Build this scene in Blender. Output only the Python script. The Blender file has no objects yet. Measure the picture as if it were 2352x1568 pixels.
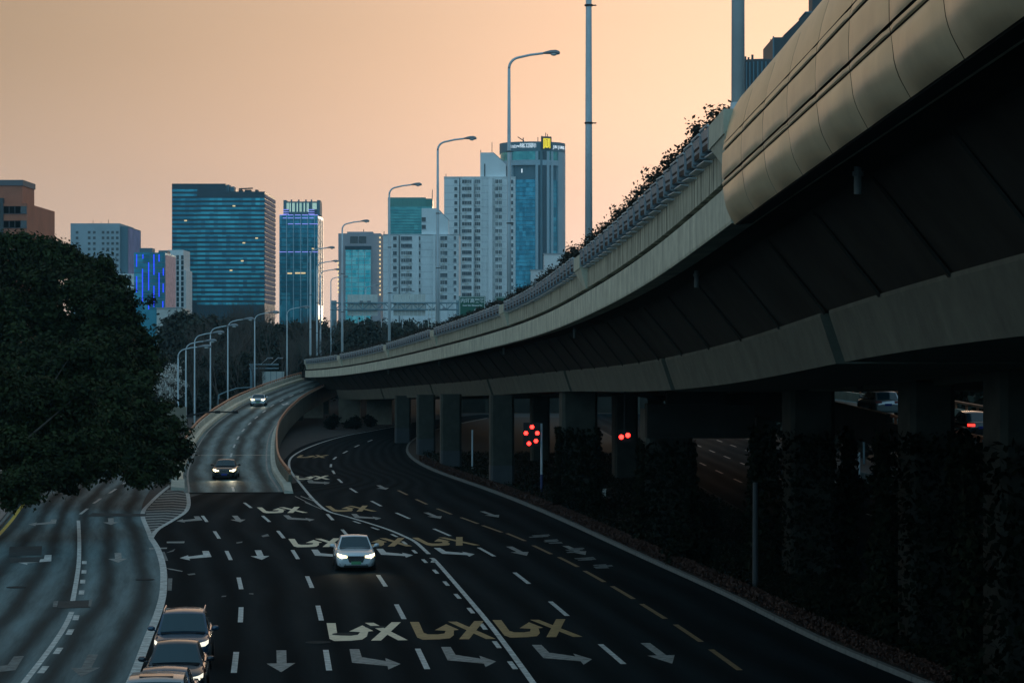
import bpy, bmesh, math, random
import numpy as np
from mathutils import Vector, Matrix, noise as mnoise

random.seed(7)
rng = np.random.default_rng(7)
S = bpy.context.scene
COL = S.collection

# ------------------------------------------------------------------ camera
K = 2.4                                          # depth scale factor: stretches distances estimated from image pixels, and the focal length
F, CX, HY, H = 2500.0 * K, 1176.0, 800.0, 10.2  # lens in picture units, picture centre, horizon line, eye height
cam_data = bpy.data.cameras.new("camera")
cam_data.sensor_width = 36.0
cam_data.lens = 36.0 * F / 2352.0
cam_data.shift_y = (HY - 784.0) / 2352.0
cam_data.clip_start = 0.1
cam_data.clip_end = 9000.0
cam = bpy.data.objects.new("camera", cam_data)
cam.location = (0, 0, H)
cam.rotation_euler = (math.radians(90), 0, 0)
COL.objects.link(cam)
S.camera = cam

# ------------------------------------------------------------------ sky
SUN_AZ, SUN_EL = 9.0, 3.5                       # degrees right of the view axis, above the horizon
W = bpy.data.worlds.new("World")
S.world = W
W.use_nodes = True
nt = W.node_tree
nt.nodes.clear()
def wn(t, **k):
    n = nt.nodes.new(t)
    for a, b in k.items():
        setattr(n, a, b)
    return n
def wl(a, b):
    nt.links.new(a, b)
tc = wn("ShaderNodeTexCoord")
sep = wn("ShaderNodeSeparateXYZ")
wl(tc.outputs["Generated"], sep.inputs[0])
ramp = wn("ShaderNodeValToRGB")
ramp.color_ramp.interpolation = 'EASE'
els = ramp.color_ramp.elements
els[0].position = 0.0; els[0].color = (0.61, 0.478, 0.385, 1)
els[1].position = 1.0; els[1].color = (0.14, 0.235, 0.31, 1)
for p, c in ((0.13, (0.275, 0.212, 0.150, 1)), (0.32, (0.27, 0.215, 0.165, 1)), (0.60, (0.20, 0.235, 0.26, 1))):
    e = els.new(p); e.color = c
wl(sep.outputs["Z"], ramp.inputs[0])
# broad glow round the place where the sun has gone down
dotn = wn("ShaderNodeVectorMath", operation='DOT_PRODUCT')
GA, GE = math.radians(SUN_AZ), math.radians(3.5)
dotn.inputs[1].default_value = (math.sin(GA) * math.cos(GE), math.cos(GA) * math.cos(GE), math.sin(GE))
wl(tc.outputs["Generated"], dotn.inputs[0])
mx = wn("ShaderNodeMath", operation='MAXIMUM'); mx.inputs[1].default_value = 0.0
wl(dotn.outputs["Value"], mx.inputs[0])
pw = wn("ShaderNodeMath", operation='POWER'); pw.inputs[1].default_value = 30.0
wl(mx.outputs[0], pw.inputs[0])
glow = wn("ShaderNodeMix", data_type='RGBA', blend_type='ADD')
glow.inputs["B"].default_value = (0.62, 0.458, 0.390, 1)
wl(pw.outputs[0], glow.inputs["Factor"])
wl(ramp.outputs[0], glow.inputs["A"])
# opposite the sunset the sky is dusky blue
back = wn("ShaderNodeMapRange", interpolation_type='SMOOTHSTEP')
back.inputs["From Min"].default_value = 0.55; back.inputs["From Max"].default_value = -0.75
wl(sep.outputs["Y"], back.inputs["Value"])
ramp2 = wn("ShaderNodeValToRGB")
e2 = ramp2.color_ramp.elements
e2[0].position = 0.0; e2[0].color = (0.40, 0.76, 1.0, 1)
e2[1].position = 0.7; e2[1].color = (0.20, 0.40, 0.55, 1)
wl(sep.outputs["Z"], ramp2.inputs[0])
mixb = wn("ShaderNodeMix", data_type='RGBA')
wl(back.outputs[0], mixb.inputs["Factor"])
wl(glow.outputs["Result"], mixb.inputs["A"])
wl(ramp2.outputs[0], mixb.inputs["B"])
# faint uneven smog
mpn = wn("ShaderNodeMapping"); mpn.inputs["Scale"].default_value = (2.2, 2.2, 9.0)
wl(tc.outputs["Generated"], mpn.inputs[0])
cn = wn("ShaderNodeTexNoise"); cn.inputs["Scale"].default_value = 1.3; cn.inputs["Detail"].default_value = 5
wl(mpn.outputs[0], cn.inputs["Vector"])
cm = wn("ShaderNodeMapRange"); cm.inputs["From Min"].default_value = 0.3; cm.inputs["From Max"].default_value = 0.7
cm.inputs["To Min"].default_value = 0.955; cm.inputs["To Max"].default_value = 1.045
wl(cn.outputs["Fac"], cm.inputs["Value"])
bg1 = wn("ShaderNodeBackground"); bg1.inputs["Strength"].default_value = 1.0
wl(mixb.outputs["Result"], bg1.inputs["Color"]); wl(cm.outputs[0], bg1.inputs["Strength"])
sky = wn("ShaderNodeTexSky", sky_type='NISHITA')
sky.sun_disc = False
sky.sun_elevation = math.radians(SUN_EL)
sky.sun_rotation = math.radians(SUN_AZ)
sky.dust_density = 4.0
sky.air_density = 1.5
bg2 = wn("ShaderNodeBackground"); bg2.inputs["Strength"].default_value = 0.02
wl(sky.outputs[0], bg2.inputs["Color"])
addn = wn("ShaderNodeAddShader")
wl(bg1.outputs[0], addn.inputs[0]); wl(bg2.outputs[0], addn.inputs[1])
wout = wn("ShaderNodeOutputWorld")
wl(addn.outputs[0], wout.inputs["Surface"])

# ------------------------------------------------------------------ sun
sd = bpy.data.lights.new("sun", 'SUN')
sd.energy = 0.22
sd.angle = math.radians(12)
sd.color = (1.0, 0.72, 0.45)
sun = bpy.data.objects.new("sun", sd)
ga, ge = math.radians(SUN_AZ), math.radians(SUN_EL)
sdir = Vector((math.sin(ga) * math.cos(ge), math.cos(ga) * math.cos(ge), math.sin(ge)))
sun.rotation_euler = sdir.to_track_quat('Z', 'Y').to_euler()
COL.objects.link(sun)

# ------------------------------------------------------------------ exposure and render
S.view_settings.view_transform = 'Standard'
S.view_settings.look = 'None'
S.view_settings.exposure = 0.0
S.view_settings.gamma = 1.0
S.view_settings.use_curve_mapping = False
S.render.engine = 'CYCLES'
S.cycles.use_denoising = True
try:
    S.cycles.denoiser = 'OPENIMAGEDENOISE'
except Exception:
    pass
S.cycles.max_bounces = 5
S.cycles.diffuse_bounces = 2
S.cycles.glossy_bounces = 3
S.cycles.volume_bounces = 0
S.cycles.transparent_max_bounces = 6
S.cycles.caustics_reflective = False
S.cycles.caustics_refractive = False
S.cycles.sample_clamp_indirect = 4.0

# ------------------------------------------------------------------ helpers: places
def P(x, y, Y):
    """Point at depth Y that lies behind picture point (x, y)."""
    return Vector(((x - CX) / F * Y, Y, H + (HY - y) / F * Y))
def G(x, y, z=0.0):
    """Point of the level z behind picture point (x, y)."""
    Y = F * (H - z) / (y - HY)
    return Vector(((x - CX) / F * Y, Y, z))

class Spline:
    """Natural cubic through (x, y)."""
    def __init__(s, pts):
        p = np.array(pts, float); s.x, s.y = p[:, 0], p[:, 1]
        n = len(s.x); h = np.diff(s.x)
        A = np.eye(n); b = np.zeros(n)
        for i in range(1, n - 1):
            A[i, i - 1], A[i, i], A[i, i + 1] = h[i - 1], 2 * (h[i - 1] + h[i]), h[i]
            b[i] = 6 * ((s.y[i + 1] - s.y[i]) / h[i] - (s.y[i] - s.y[i - 1]) / h[i - 1])
        s.m = np.linalg.solve(A, b); s.h = h
    def __call__(s, t):
        i = int(np.clip(np.searchsorted(s.x, t) - 1, 0, len(s.h) - 1))
        h, a, c = s.h[i], s.x[i + 1] - t, t - s.x[i]
        return (s.m[i] * a ** 3 + s.m[i + 1] * c ** 3) / (6 * h) + (s.y[i] / h - s.m[i] * h / 6) * a + (s.y[i + 1] / h - s.m[i + 1] * h / 6) * c

def plan(pts):
    """Spline over distances noted in survey steps."""
    return Spline([(a * K, b) for a, b in pts])
class Path:
    """Plan curve X(Y) with level z(Y), walked by arc length."""
    def __init__(s, plan, level, y0, y1, step=0.5):
        ys = np.arange(y0 * K, y1 * K, step)
        xs = np.array([plan(v) for v in ys]); zs = np.array([level(v) for v in ys])
        s.s = np.concatenate([[0], np.cumsum(np.hypot(np.diff(xs), np.diff(ys)))])
        s.X, s.Y, s.Z = xs, ys, zs
    def at(s, d):
        return np.interp(d, s.s, s.X), np.interp(d, s.s, s.Y), np.interp(d, s.s, s.Z)
    def s_of_Y(s, Y):
        return float(np.interp(Y * K, s.Y, s.s))
    def frame(s, d):
        a, b = s.at(d - 0.3), s.at(d + 0.3)
        tx, ty = b[0] - a[0], b[1] - a[1]
        l = math.hypot(tx, ty); tx, ty = tx / l, ty / l
        X, Y, Z = s.at(d)
        return X, Y, Z, tx, ty
    def pt(s, d, c, dz):
        X, Y, Z, tx, ty = s.frame(d)
        return Vector((X + ty * c, Y - tx * c, Z + dz))
    def heading(s, d):
        _, _, _, tx, ty = s.frame(d)
        return math.atan2(-tx, ty)       # rotation about z that turns +y onto the path
    def slope(s, d):
        a, b = s.at(d - 0.5), s.at(d + 0.5)
        return math.atan2(b[2] - a[2], 1.0)

# ------------------------------------------------------------------ helpers: meshes
class MB:
    def __init__(s):
        s.v, s.f, s.m, s.uv = [], [], [], {}
    def face(s, idx, mi=0, uv=None):
        if uv: s.uv[len(s.f)] = uv
        s.f.append(tuple(idx)); s.m.append(mi)
    def poly(s, pts, mi=0):
        b = len(s.v); s.v += [tuple(p) for p in pts]
        s.face(range(b, b + len(pts)), mi)
    def box(s, c, d, mi=0, rz=0.0):
        x, y, z = c; a, b, h = d[0] / 2, d[1] / 2, d[2] / 2
        k = len(s.v); cs, sn = math.cos(rz), math.sin(rz)
        for dz in (-h, h):
            for dx, dy in ((-a, -b), (a, -b), (a, b), (-a, b)):
                s.v.append((x + dx * cs - dy * sn, y + dx * sn + dy * cs, z + dz))
        for q in ((3, 2, 1, 0), (4, 5, 6, 7), (0, 1, 5, 4), (1, 2, 6, 5), (2, 3, 7, 6), (3, 0, 4, 7)):
            s.face([k + i for i in q], mi)
    def hexa(s, p, mi=0):
        """Eight corners, lower ring then upper ring."""
        k = len(s.v); s.v += [tuple(q) for q in p]
        for q in ((3, 2, 1, 0), (4, 5, 6, 7), (0, 1, 5, 4), (1, 2, 6, 5), (2, 3, 7, 6), (3, 0, 4, 7)):
            s.face([k + i for i in q], mi)
    def tube(s, pts, rad, n=8, mi=0, cap=True):
        pts = [Vector(p) for p in pts]
        if not hasattr(rad, '__len__'): rad = [rad] * len(pts)
        k = len(s.v); L = len(pts)
        up = None
        for i, p in enumerate(pts):
            t = (pts[min(i + 1, L - 1)] - pts[max(i - 1, 0)])
            t = t.normalized() if t.length > 1e-9 else Vector((0, 0, 1))
            if up is None:
                up = Vector((0, 1, 0)) if abs(t.y) < 0.9 else Vector((1, 0, 0))
            a = t.cross(up)
            a = a.normalized() if a.length > 1e-6 else t.orthogonal().normalized()
            b = a.cross(t); up = b
            for j in range(n):
                w = 2 * math.pi * j / n
                s.v.append(tuple(p + (a * math.cos(w) + b * math.sin(w)) * rad[i]))
        for i in range(L - 1):
            for j in range(n):
                j2 = (j + 1) % n
                s.face((k + i * n + j, k + i * n + j2, k + (i + 1) * n + j2, k + (i + 1) * n + j), mi)
        if cap:
            s.face([k + j for j in range(n)][::-1], mi)
            s.face([k + (L - 1) * n + j for j in range(n)], mi)
    def lathe(s, prof, n=16, c=(0, 0, 0), mi=0, sx=1.0, sy=1.0):
        k = len(s.v)
        for r, z in prof:
            for j in range(n):
                w = 2 * math.pi * j / n
                s.v.append((c[0] + r * sx * math.cos(w), c[1] + r * sy * math.sin(w), c[2] + z))
        for i in range(len(prof) - 1):
            for j in range(n):
                j2 = (j + 1) % n
                s.face((k + i * n + j, k + i * n + j2, k + (i + 1) * n + j2, k + (i + 1) * n + j), mi)
        s.face([k + j for j in range(n)][::-1], mi)
        s.face([k + (len(prof) - 1) * n + j for j in range(n)], mi)
    def grid(s, rows, mi=0, uvs=None):
        k = len(s.v); R, Cn = len(rows), len(rows[0])
        for r in rows: s.v += [tuple(p) for p in r]
        for i in range(R - 1):
            for j in range(Cn - 1):
                q = (k + i * Cn + j, k + i * Cn + j + 1, k + (i + 1) * Cn + j + 1, k + (i + 1) * Cn + j)
                uv = None
                if uvs: uv = (uvs[i][j], uvs[i][j + 1], uvs[i + 1][j + 1], uvs[i + 1][j])
                s.face(q, mi, uv)
    def sweep(s, path, prof, s0, s1, ds=2.0, closed=True, mi=0, caps=True):
        """Sweep a (c, dz) profile along a path; uv = (metres along, metres round the profile)."""
        n = max(1, int(math.ceil((s1 - s0) / ds)))
        st = [s0 + (s1 - s0) * i / n for i in range(n + 1)]
        pr = list(prof) + ([prof[0]] if closed else [])
        per = [0]
        for a, b in zip(pr, pr[1:]): per.append(per[-1] + math.hypot(b[0] - a[0], b[1] - a[1]))
        rows, uvs = [], []
        for d in st:
            rows.append([path.pt(d, c, z) for c, z in pr]); uvs.append([(d, q) for q in per])
        s.grid(rows, mi, uvs)
        if closed and caps:
            s.poly(rows[0][:-1], mi); s.poly(rows[-1][:-1][::-1], mi)
    def mesh(s, name, mats, smooth=False):
        me = bpy.data.meshes.new(name)
        me.from_pydata(s.v, [], s.f)
        for m in mats: me.materials.append(m)
        if len(mats) > 1: me.polygons.foreach_set("material_index", s.m)
        if s.uv:
            ul = me.uv_layers.new(name="UVMap")
            for p in me.polygons:
                u = s.uv.get(p.index)
                if u:
                    for li, c in zip(p.loop_indices, u): ul.data[li].uv = c
        if smooth: me.polygons.foreach_set("use_smooth", [True] * len(me.polygons))
        me.update()
        return me

def link(name, me, parent=None, loc=None, rz=0.0):
    o = bpy.data.objects.new(name, me)
    COL.objects.link(o)
    if loc is not None: o.location = loc
    if rz: o.rotation_euler = (0, 0, rz)
    if parent is not None: o.parent = parent
    return o
def obj(name, mb, mats, parent=None, smooth=False, world=False, loc=None, rz=0.0):
    if not isinstance(mats, (list, tuple)): mats = [mats]
    o = link(name, mb.mesh(name, mats, smooth), parent, loc, rz)
    if world and parent is not None: o.matrix_parent_inverse = parent.matrix_basis.inverted()
    return o
def thing(name, label, cat, loc=(0, 0, 0), rz=0.0, group=None):
    o = bpy.data.objects.new(name, None)
    o.empty_display_size = 0.3
    COL.objects.link(o)
    o.location = loc; o.rotation_euler = (0, 0, rz)
    tag(o, label, cat, group)
    return o
def tag(o, label, cat, group=None):
    o["label"] = label; o["category"] = cat
    if group: o["group"] = group
    return o
def struct(o):
    o["kind"] = "structure"; return o
def stuff(o):
    o["kind"] = "stuff"; return o
def dup(root, loc=None, rz=None, label=None, group=None, scale=None):
    r = root.copy(); COL.objects.link(r)
    if loc is not None: r.location = loc
    if rz is not None: r.rotation_euler = (0, 0, rz)
    if scale is not None: r.scale = scale
    if label: r["label"] = label
    if group: r["group"] = group
    for ch in root.children:
        c = ch.copy(); COL.objects.link(c); c.parent = r
        for g in ch.children:
            d = g.copy(); COL.objects.link(d); d.parent = c
    return r
ORD = ["first", "second", "third", "fourth", "fifth", "sixth", "seventh", "eighth", "ninth", "tenth", "eleventh", "twelfth"]
def nth(i):
    """1 -> first ..."""
    if i <= 12: return ORD[i - 1]
    n = i % 10
    return "%d%s" % (i, "th" if 10 < i % 100 < 14 else {1: "st", 2: "nd", 3: "rd"}.get(n, "th"))

# ------------------------------------------------------------------ helpers: materials
def mat(name, color, rough=0.7, metal=0.0, var=0.0, scale=1.0, bump=0.0, bscale=20.0, emit=None, power=0.0, coat=0.0, spec=0.5, stretch=None, coords="Object"):
    m = bpy.data.materials.new(name); m.use_nodes = True
    t = m.node_tree; b = t.nodes["Principled BSDF"]
    b.inputs["Base Color"].default_value = (*color, 1)
    b.inputs["Roughness"].default_value = rough
    b.inputs["Metallic"].default_value = metal
    b.inputs["Specular IOR Level"].default_value = spec
    if coat:
        b.inputs["Coat Weight"].default_value = coat; b.inputs["Coat Roughness"].default_value = 0.06
    if emit:
        b.inputs["Emission Color"].default_value = (*emit, 1); b.inputs["Emission Strength"].default_value = power
    if var or bump:
        c = t.nodes.new("ShaderNodeTexCoord")
        src = c.outputs[coords]
        if stretch:
            mp = t.nodes.new("ShaderNodeMapping"); mp.inputs["Scale"].default_value = stretch
            t.links.new(src, mp.inputs[0]); src = mp.outputs[0]
    if var:
        n = t.nodes.new("ShaderNodeTexNoise"); n.inputs["Scale"].default_value = scale; n.inputs["Detail"].default_value = 6
        n.inputs["Roughness"].default_value = 0.65
        t.links.new(src, n.inputs["Vector"])
        r = t.nodes.new("ShaderNodeMapRange")
        r.inputs["From Min"].default_value = 0.3; r.inputs["From Max"].default_value = 0.7
        r.inputs["To Min"].default_value = 1 - var; r.inputs["To Max"].default_value = 1 + var
        t.links.new(n.outputs["Fac"], r.inputs["Value"])
        x = t.nodes.new("ShaderNodeMix"); x.data_type = 'RGBA'; x.blend_type = 'MULTIPLY'
        x.inputs["Factor"].default_value = 1.0; x.inputs["A"].default_value = (*color, 1)
        cb = t.nodes.new("ShaderNodeCombineColor")
        for i in range(3): t.links.new(r.outputs[0], cb.inputs[i])
        t.links.new(cb.outputs[0], x.inputs["B"])
        t.links.new(x.outputs["Result"], b.inputs["Base Color"])
    if bump:
        n2 = t.nodes.new("ShaderNodeTexNoise"); n2.inputs["Scale"].default_value = bscale; n2.inputs["Detail"].default_value = 4
        t.links.new(c.outputs[coords], n2.inputs["Vector"])
        bp = t.nodes.new("ShaderNodeBump"); bp.inputs["Strength"].default_value = bump; bp.inputs["Distance"].default_value = 0.02
        t.links.new(n2.outputs["Fac"], bp.inputs["Height"])
        t.links.new(bp.outputs[0], b.inputs["Normal"])
    return m

def road_mat(name, color, lanes, amp, rough, seed=0.0, gloss=0.35):
    """Asphalt with wheel-polished bands that follow the lanes (uv: metres along, lanes across) and patchy wear."""
    m = bpy.data.materials.new(name); m.use_nodes = True
    t = m.node_tree; N = t.nodes; L = t.links; b = N["Principled BSDF"]; b.inputs["Specular IOR Level"].default_value = gloss
    uv = N.new("ShaderNodeUVMap"); uv.uv_map = "UVMap"
    sp = N.new("ShaderNodeSeparateXYZ"); L.new(uv.outputs[0], sp.inputs[0])
    # a slow wobble of the bands
    mp = N.new("ShaderNodeMapping"); mp.inputs["Scale"].default_value = (0.05, 0.8, 1); mp.inputs["Location"].default_value = (seed, seed, 0)
    L.new(uv.outputs[0], mp.inputs[0])
    n1 = N.new("ShaderNodeTexNoise"); n1.inputs["Scale"].default_value = 1.0; n1.inputs["Detail"].default_value = 3
    L.new(mp.outputs[0], n1.inputs["Vector"])
    add = N.new("ShaderNodeMath"); add.operation = 'MULTIPLY_ADD'; add.inputs[1].default_value = 0.35
    L.new(n1.outputs["Fac"], add.inputs[0]); L.new(sp.outputs["Y"], add.inputs[2])
    ml = N.new("ShaderNodeMath"); ml.operation = 'MULTIPLY'; ml.inputs[1].default_value = 2 * math.pi * 2
    L.new(add.outputs[0], ml.inputs[0])
    sn = N.new("ShaderNodeMath"); sn.operation = 'SINE'; L.new(ml.outputs[0], sn.inputs[0])
    mp2 = N.new("ShaderNodeMapping"); mp2.inputs["Scale"].default_value = (0.06, 3.0, 1)
    L.new(uv.outputs[0], mp2.inputs[0])
    n2 = N.new("ShaderNodeTexNoise"); n2.inputs["Scale"].default_value = 1.6; n2.inputs["Detail"].default_value = 8; n2.inputs["Roughness"].default_value = 0.7
    L.new(mp2.outputs[0], n2.inputs["Vector"])
    k1 = N.new("ShaderNodeMath"); k1.operation = 'MULTIPLY_ADD'; k1.inputs[1].default_value = amp * 0.70; k1.inputs[2].default_value = 1.0
    L.new(sn.outputs[0], k1.inputs[0])
    n2c = N.new("ShaderNodeMapRange"); n2c.inputs["From Min"].default_value = 0.3; n2c.inputs["From Max"].default_value = 0.7
    n2c.inputs["To Min"].default_value = 1 - amp * 0.45; n2c.inputs["To Max"].default_value = 1 + amp * 0.45
    L.new(n2.outputs["Fac"], n2c.inputs["Value"])
    tc_ = N.new("ShaderNodeTexCoord")
    n3 = N.new("ShaderNodeTexNoise"); n3.inputs["Scale"].default_value = 25; n3.inputs["Detail"].default_value = 4
    L.new(tc_.outputs["Object"], n3.inputs["Vector"])
    n3c = N.new("ShaderNodeMapRange"); n3c.inputs["To Min"].default_value = 0.6; n3c.inputs["To Max"].default_value = 1.4
    L.new(n3.outputs["Fac"], n3c.inputs["Value"])
    a = N.new("ShaderNodeMath"); a.operation = 'MULTIPLY'; L.new(k1.outputs[0], a.inputs[0]); L.new(n2c.outputs[0], a.inputs[1])
    a2 = N.new("ShaderNodeMath"); a2.operation = 'MULTIPLY'; L.new(a.outputs[0], a2.inputs[0]); L.new(n3c.outputs[0], a2.inputs[1])
    vm = N.new("ShaderNodeVectorMath"); vm.operation = 'SCALE'; vm.inputs[0].default_value = color
    L.new(a2.outputs[0], vm.inputs["Scale"])
    L.new(vm.outputs[0], b.inputs["Base Color"])
    rr = N.new("ShaderNodeMapRange"); rr.inputs["From Min"].default_value = 0.5; rr.inputs["From Max"].default_value = 1.5
    rr.inputs["To Min"].default_value = rough + 0.08; rr.inputs["To Max"].default_value = rough - 0.08
    L.new(a.outputs[0], rr.inputs["Value"]); L.new(rr.outputs[0], b.inputs["Roughness"])
    bp = N.new("ShaderNodeBump"); bp.inputs["Strength"].default_value = 0.25; bp.inputs["Distance"].default_value = 0.01
    L.new(n3.outputs["Fac"], bp.inputs["Height"]); L.new(bp.outputs[0], b.inputs["Normal"])
    return m

def streak_mat(name, light, dark, rough=0.8, scale_u=3.0, amount=0.5):
    """Concrete with runs of dirt down the face (uv: metres along, metres up)."""
    m = bpy.data.materials.new(name); m.use_nodes = True
    t = m.node_tree; N = t.nodes; L = t.links; b = N["Principled BSDF"]; b.inputs["Roughness"].default_value = rough
    uv = N.new("ShaderNodeUVMap"); uv.uv_map = "UVMap"
    mp = N.new("ShaderNodeMapping"); mp.inputs["Scale"].default_value = (scale_u, 0.22, 1)
    L.new(uv.outputs[0], mp.inputs[0])
    n = N.new("ShaderNodeTexNoise"); n.inputs["Scale"].default_value = 1.0; n.inputs["Detail"].default_value = 7; n.inputs["Roughness"].default_value = 0.6
    L.new(mp.outputs[0], n.inputs["Vector"])
    mr = N.new("ShaderNodeMapRange"); mr.inputs["From Min"].default_value = 0.5 - 0.25 * (1.2 - amount); mr.inputs["From Max"].default_value = 0.72 - 0.2 * amount
    L.new(n.outputs["Fac"], mr.inputs["Value"])
    tcn = N.new("ShaderNodeTexCoord")
    n2 = N.new("ShaderNodeTexNoise"); n2.inputs["Scale"].default_value = 1.3; n2.inputs["Detail"].default_value = 9; n2.inputs["Roughness"].default_value = 0.7
    L.new(tcn.outputs["Object"], n2.inputs["Vector"])
    mr2 = N.new("ShaderNodeMapRange"); mr2.inputs["From Min"].default_value = 0.3; mr2.inputs["From Max"].default_value = 0.7
    mr2.inputs["To Min"].default_value = 0.75; mr2.inputs["To Max"].default_value = 1.2
    L.new(n2.outputs["Fac"], mr2.inputs["Value"])
    mx_ = N.new("ShaderNodeMix"); mx_.data_type = 'RGBA'
    mx_.inputs["A"].default_value = (*dark, 1); mx_.inputs["B"].default_value = (*light, 1)
    L.new(mr.outputs[0], mx_.inputs["Factor"])
    vm = N.new("ShaderNodeVectorMath"); vm.operation = 'SCALE'
    L.new(mx_.outputs["Result"], vm.inputs[0]); L.new(mr2.outputs[0], vm.inputs["Scale"])
    L.new(vm.outputs[0], b.inputs["Base Color"])
    return m

M = {}
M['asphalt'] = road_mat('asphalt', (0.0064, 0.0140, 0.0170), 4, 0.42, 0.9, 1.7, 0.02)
M['kerb_cream'] = mat('cream_kerb_paint', (0.80, 0.68, 0.52), 0.7, var=0.2, scale=1.2)  # cream colour for the left kerb band
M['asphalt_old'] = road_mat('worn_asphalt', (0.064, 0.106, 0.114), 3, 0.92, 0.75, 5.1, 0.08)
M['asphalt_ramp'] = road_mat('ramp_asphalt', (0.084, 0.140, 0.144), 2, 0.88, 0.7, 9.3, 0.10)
M['ground'] = mat('ground_soil', (0.035, 0.037, 0.036), 0.9, var=0.4, scale=0.3)
M['paint'] = mat('road_paint_white', (0.50, 0.52, 0.50), 0.6, var=0.5, scale=2.6, spec=0.12)
M['paint_worn'] = mat('road_paint_worn', (0.27, 0.28, 0.265), 0.65, var=0.55, scale=3.5, spec=0.12)
M['paint_old'] = mat('road_paint_old', (0.13, 0.16, 0.16), 0.65, var=0.6, scale=3.0, spec=0.12)
M['paint_cream'] = mat('road_paint_cream', (0.78, 0.66, 0.47), 0.6, var=0.22, scale=3.0)  # symbol yellow lightened to cream, for the light falling on the left lane
M['paint_yellow'] = mat('road_paint_yellow', (0.30, 0.205, 0.075), 0.6, var=0.4, scale=3.0)  # same symbol yellow darkened, shade under the viaduct put into the colour
M['paint_yellow_worn'] = mat('road_paint_yellow_worn', (0.20, 0.135, 0.06), 0.65, var=0.5, scale=2.5)  # darker yellow for one row of lane dashes
M['paint_edge'] = mat('road_paint_yellow_edge', (0.60, 0.40, 0.05), 0.6, var=0.3, scale=2.0)
M['patch'] = mat('asphalt_patch', (0.030, 0.046, 0.050), 0.75, var=0.35, scale=1.5, spec=0.12)
M['iron'] = mat('cast_iron', (0.026, 0.032, 0.033), 0.9, metal=0.0, spec=0.1, var=0.4, scale=9)
M['kerb'] = mat('kerb_concrete', (0.13, 0.145, 0.14), 0.85, var=0.3, scale=2.0, bump=0.3)
M['pave'] = mat('pavement_tiles', (0.24, 0.19, 0.17), 0.85, var=0.3, scale=1.0)
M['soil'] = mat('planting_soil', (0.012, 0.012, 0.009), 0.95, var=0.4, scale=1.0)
M['conc'] = streak_mat('edge_beam_concrete', (0.66, 0.64, 0.50), (0.38, 0.38, 0.30), 0.8, 1.1, 0.35)
M['conc_streak'] = streak_mat('parapet_concrete', (0.64, 0.62, 0.47), (0.035, 0.04, 0.036), 0.85, 2.2, 0.42)
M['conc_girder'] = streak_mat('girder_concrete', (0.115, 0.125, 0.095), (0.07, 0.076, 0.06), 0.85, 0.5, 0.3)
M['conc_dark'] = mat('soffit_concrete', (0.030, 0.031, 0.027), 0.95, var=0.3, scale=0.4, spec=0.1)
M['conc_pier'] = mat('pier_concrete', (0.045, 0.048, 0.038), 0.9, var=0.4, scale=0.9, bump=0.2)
M['pier_paint'] = mat('pier_grey_paint', (0.05, 0.056, 0.06), 0.75, var=0.2, scale=0.9)
M['conc_light'] = mat('ramp_concrete', (0.56, 0.53, 0.44), 0.8, var=0.25, scale=0.7, bump=0.2)
M['conc_beige'] = mat('beige_render', (0.34, 0.30, 0.23), 0.85, var=0.25, scale=0.6)
M['rail_rust'] = mat('rust_red_rail', (0.50, 0.20, 0.11), 0.55, var=0.35, scale=1.5)
M['joint'] = mat('expansion_joint', (0.42, 0.40, 0.33), 0.5, metal=0.3)
M['gold'] = mat('champagne_metal', (0.70, 0.56, 0.35), 0.38, metal=0.35, var=0.12, scale=0.7)
M['seam'] = mat('dark_seam', (0.012, 0.012, 0.011), 0.8)
M['planter'] = mat('grey_planter_plastic', (0.25, 0.32, 0.36), 0.5, var=0.35, scale=1.6)
M['planter_rim'] = mat('pale_planter_rim', (0.55, 0.60, 0.61), 0.5, var=0.2, scale=2)
M['dark_metal'] = mat('dark_metal', (0.03, 0.033, 0.036), 0.5, metal=0.4)
M['lamp_pole'] = mat('pale_grey_galvanised_steel', (0.56, 0.64, 0.68), 0.5, metal=0.1, var=0.1, scale=0.8)
M['lamp_head'] = mat('lamp_head_grey', (0.24, 0.26, 0.28), 0.4, metal=0.3)
M['lamp_lens'] = mat('lamp_lens_glass', (0.55, 0.56, 0.55), 0.15)
M['steel_blue'] = mat('blue_grey_steel', (0.20, 0.30, 0.34), 0.5, metal=0.3, var=0.2, scale=0.6)
M['panel_grey'] = mat('sign_back_grey', (0.60, 0.61, 0.57), 0.6, var=0.12, scale=0.5)
M['sign_green'] = mat('sign_green', (0.012, 0.115, 0.075), 0.45)
M['sign_white'] = mat('sign_lettering', (0.70, 0.74, 0.72), 0.5)
M['leaf_dark'] = mat('broadleaf_foliage', (0.019, 0.030, 0.009), 0.75, var=0.7, scale=0.45, spec=0.15)
M['leaf_ever'] = mat('evergreen_foliage', (0.020, 0.030, 0.020), 0.8, var=0.4, scale=0.2)
M['leaf_shrub'] = mat('shrub_foliage', (0.022, 0.021, 0.014), 0.8, var=0.4, scale=2.0)
M['leaf_red'] = mat('red_hedge_foliage', (0.055, 0.022, 0.014), 0.8, var=0.4, scale=1.0)
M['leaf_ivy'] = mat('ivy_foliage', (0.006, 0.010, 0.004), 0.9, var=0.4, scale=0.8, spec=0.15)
M['blossom'] = mat('white_blossom', (0.62, 0.60, 0.56), 0.7, var=0.2, scale=1.0)
M['bark'] = mat('bark', (0.055, 0.045, 0.036), 0.9, var=0.35, scale=2)
M['twig'] = mat('bare_twigs', (0.085, 0.072, 0.062), 0.9, var=0.3, scale=0.5)
M['red_led'] = mat('red_signal_light', (0.4, 0.01, 0.01), 0.4, emit=(1.0, 0.02, 0.015), power=9.0)
M['blue_led'] = mat('blue_led_strip', (0.02, 0.03, 0.3), 0.4, emit=(0.02, 0.045, 1.0), power=1.6)
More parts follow.
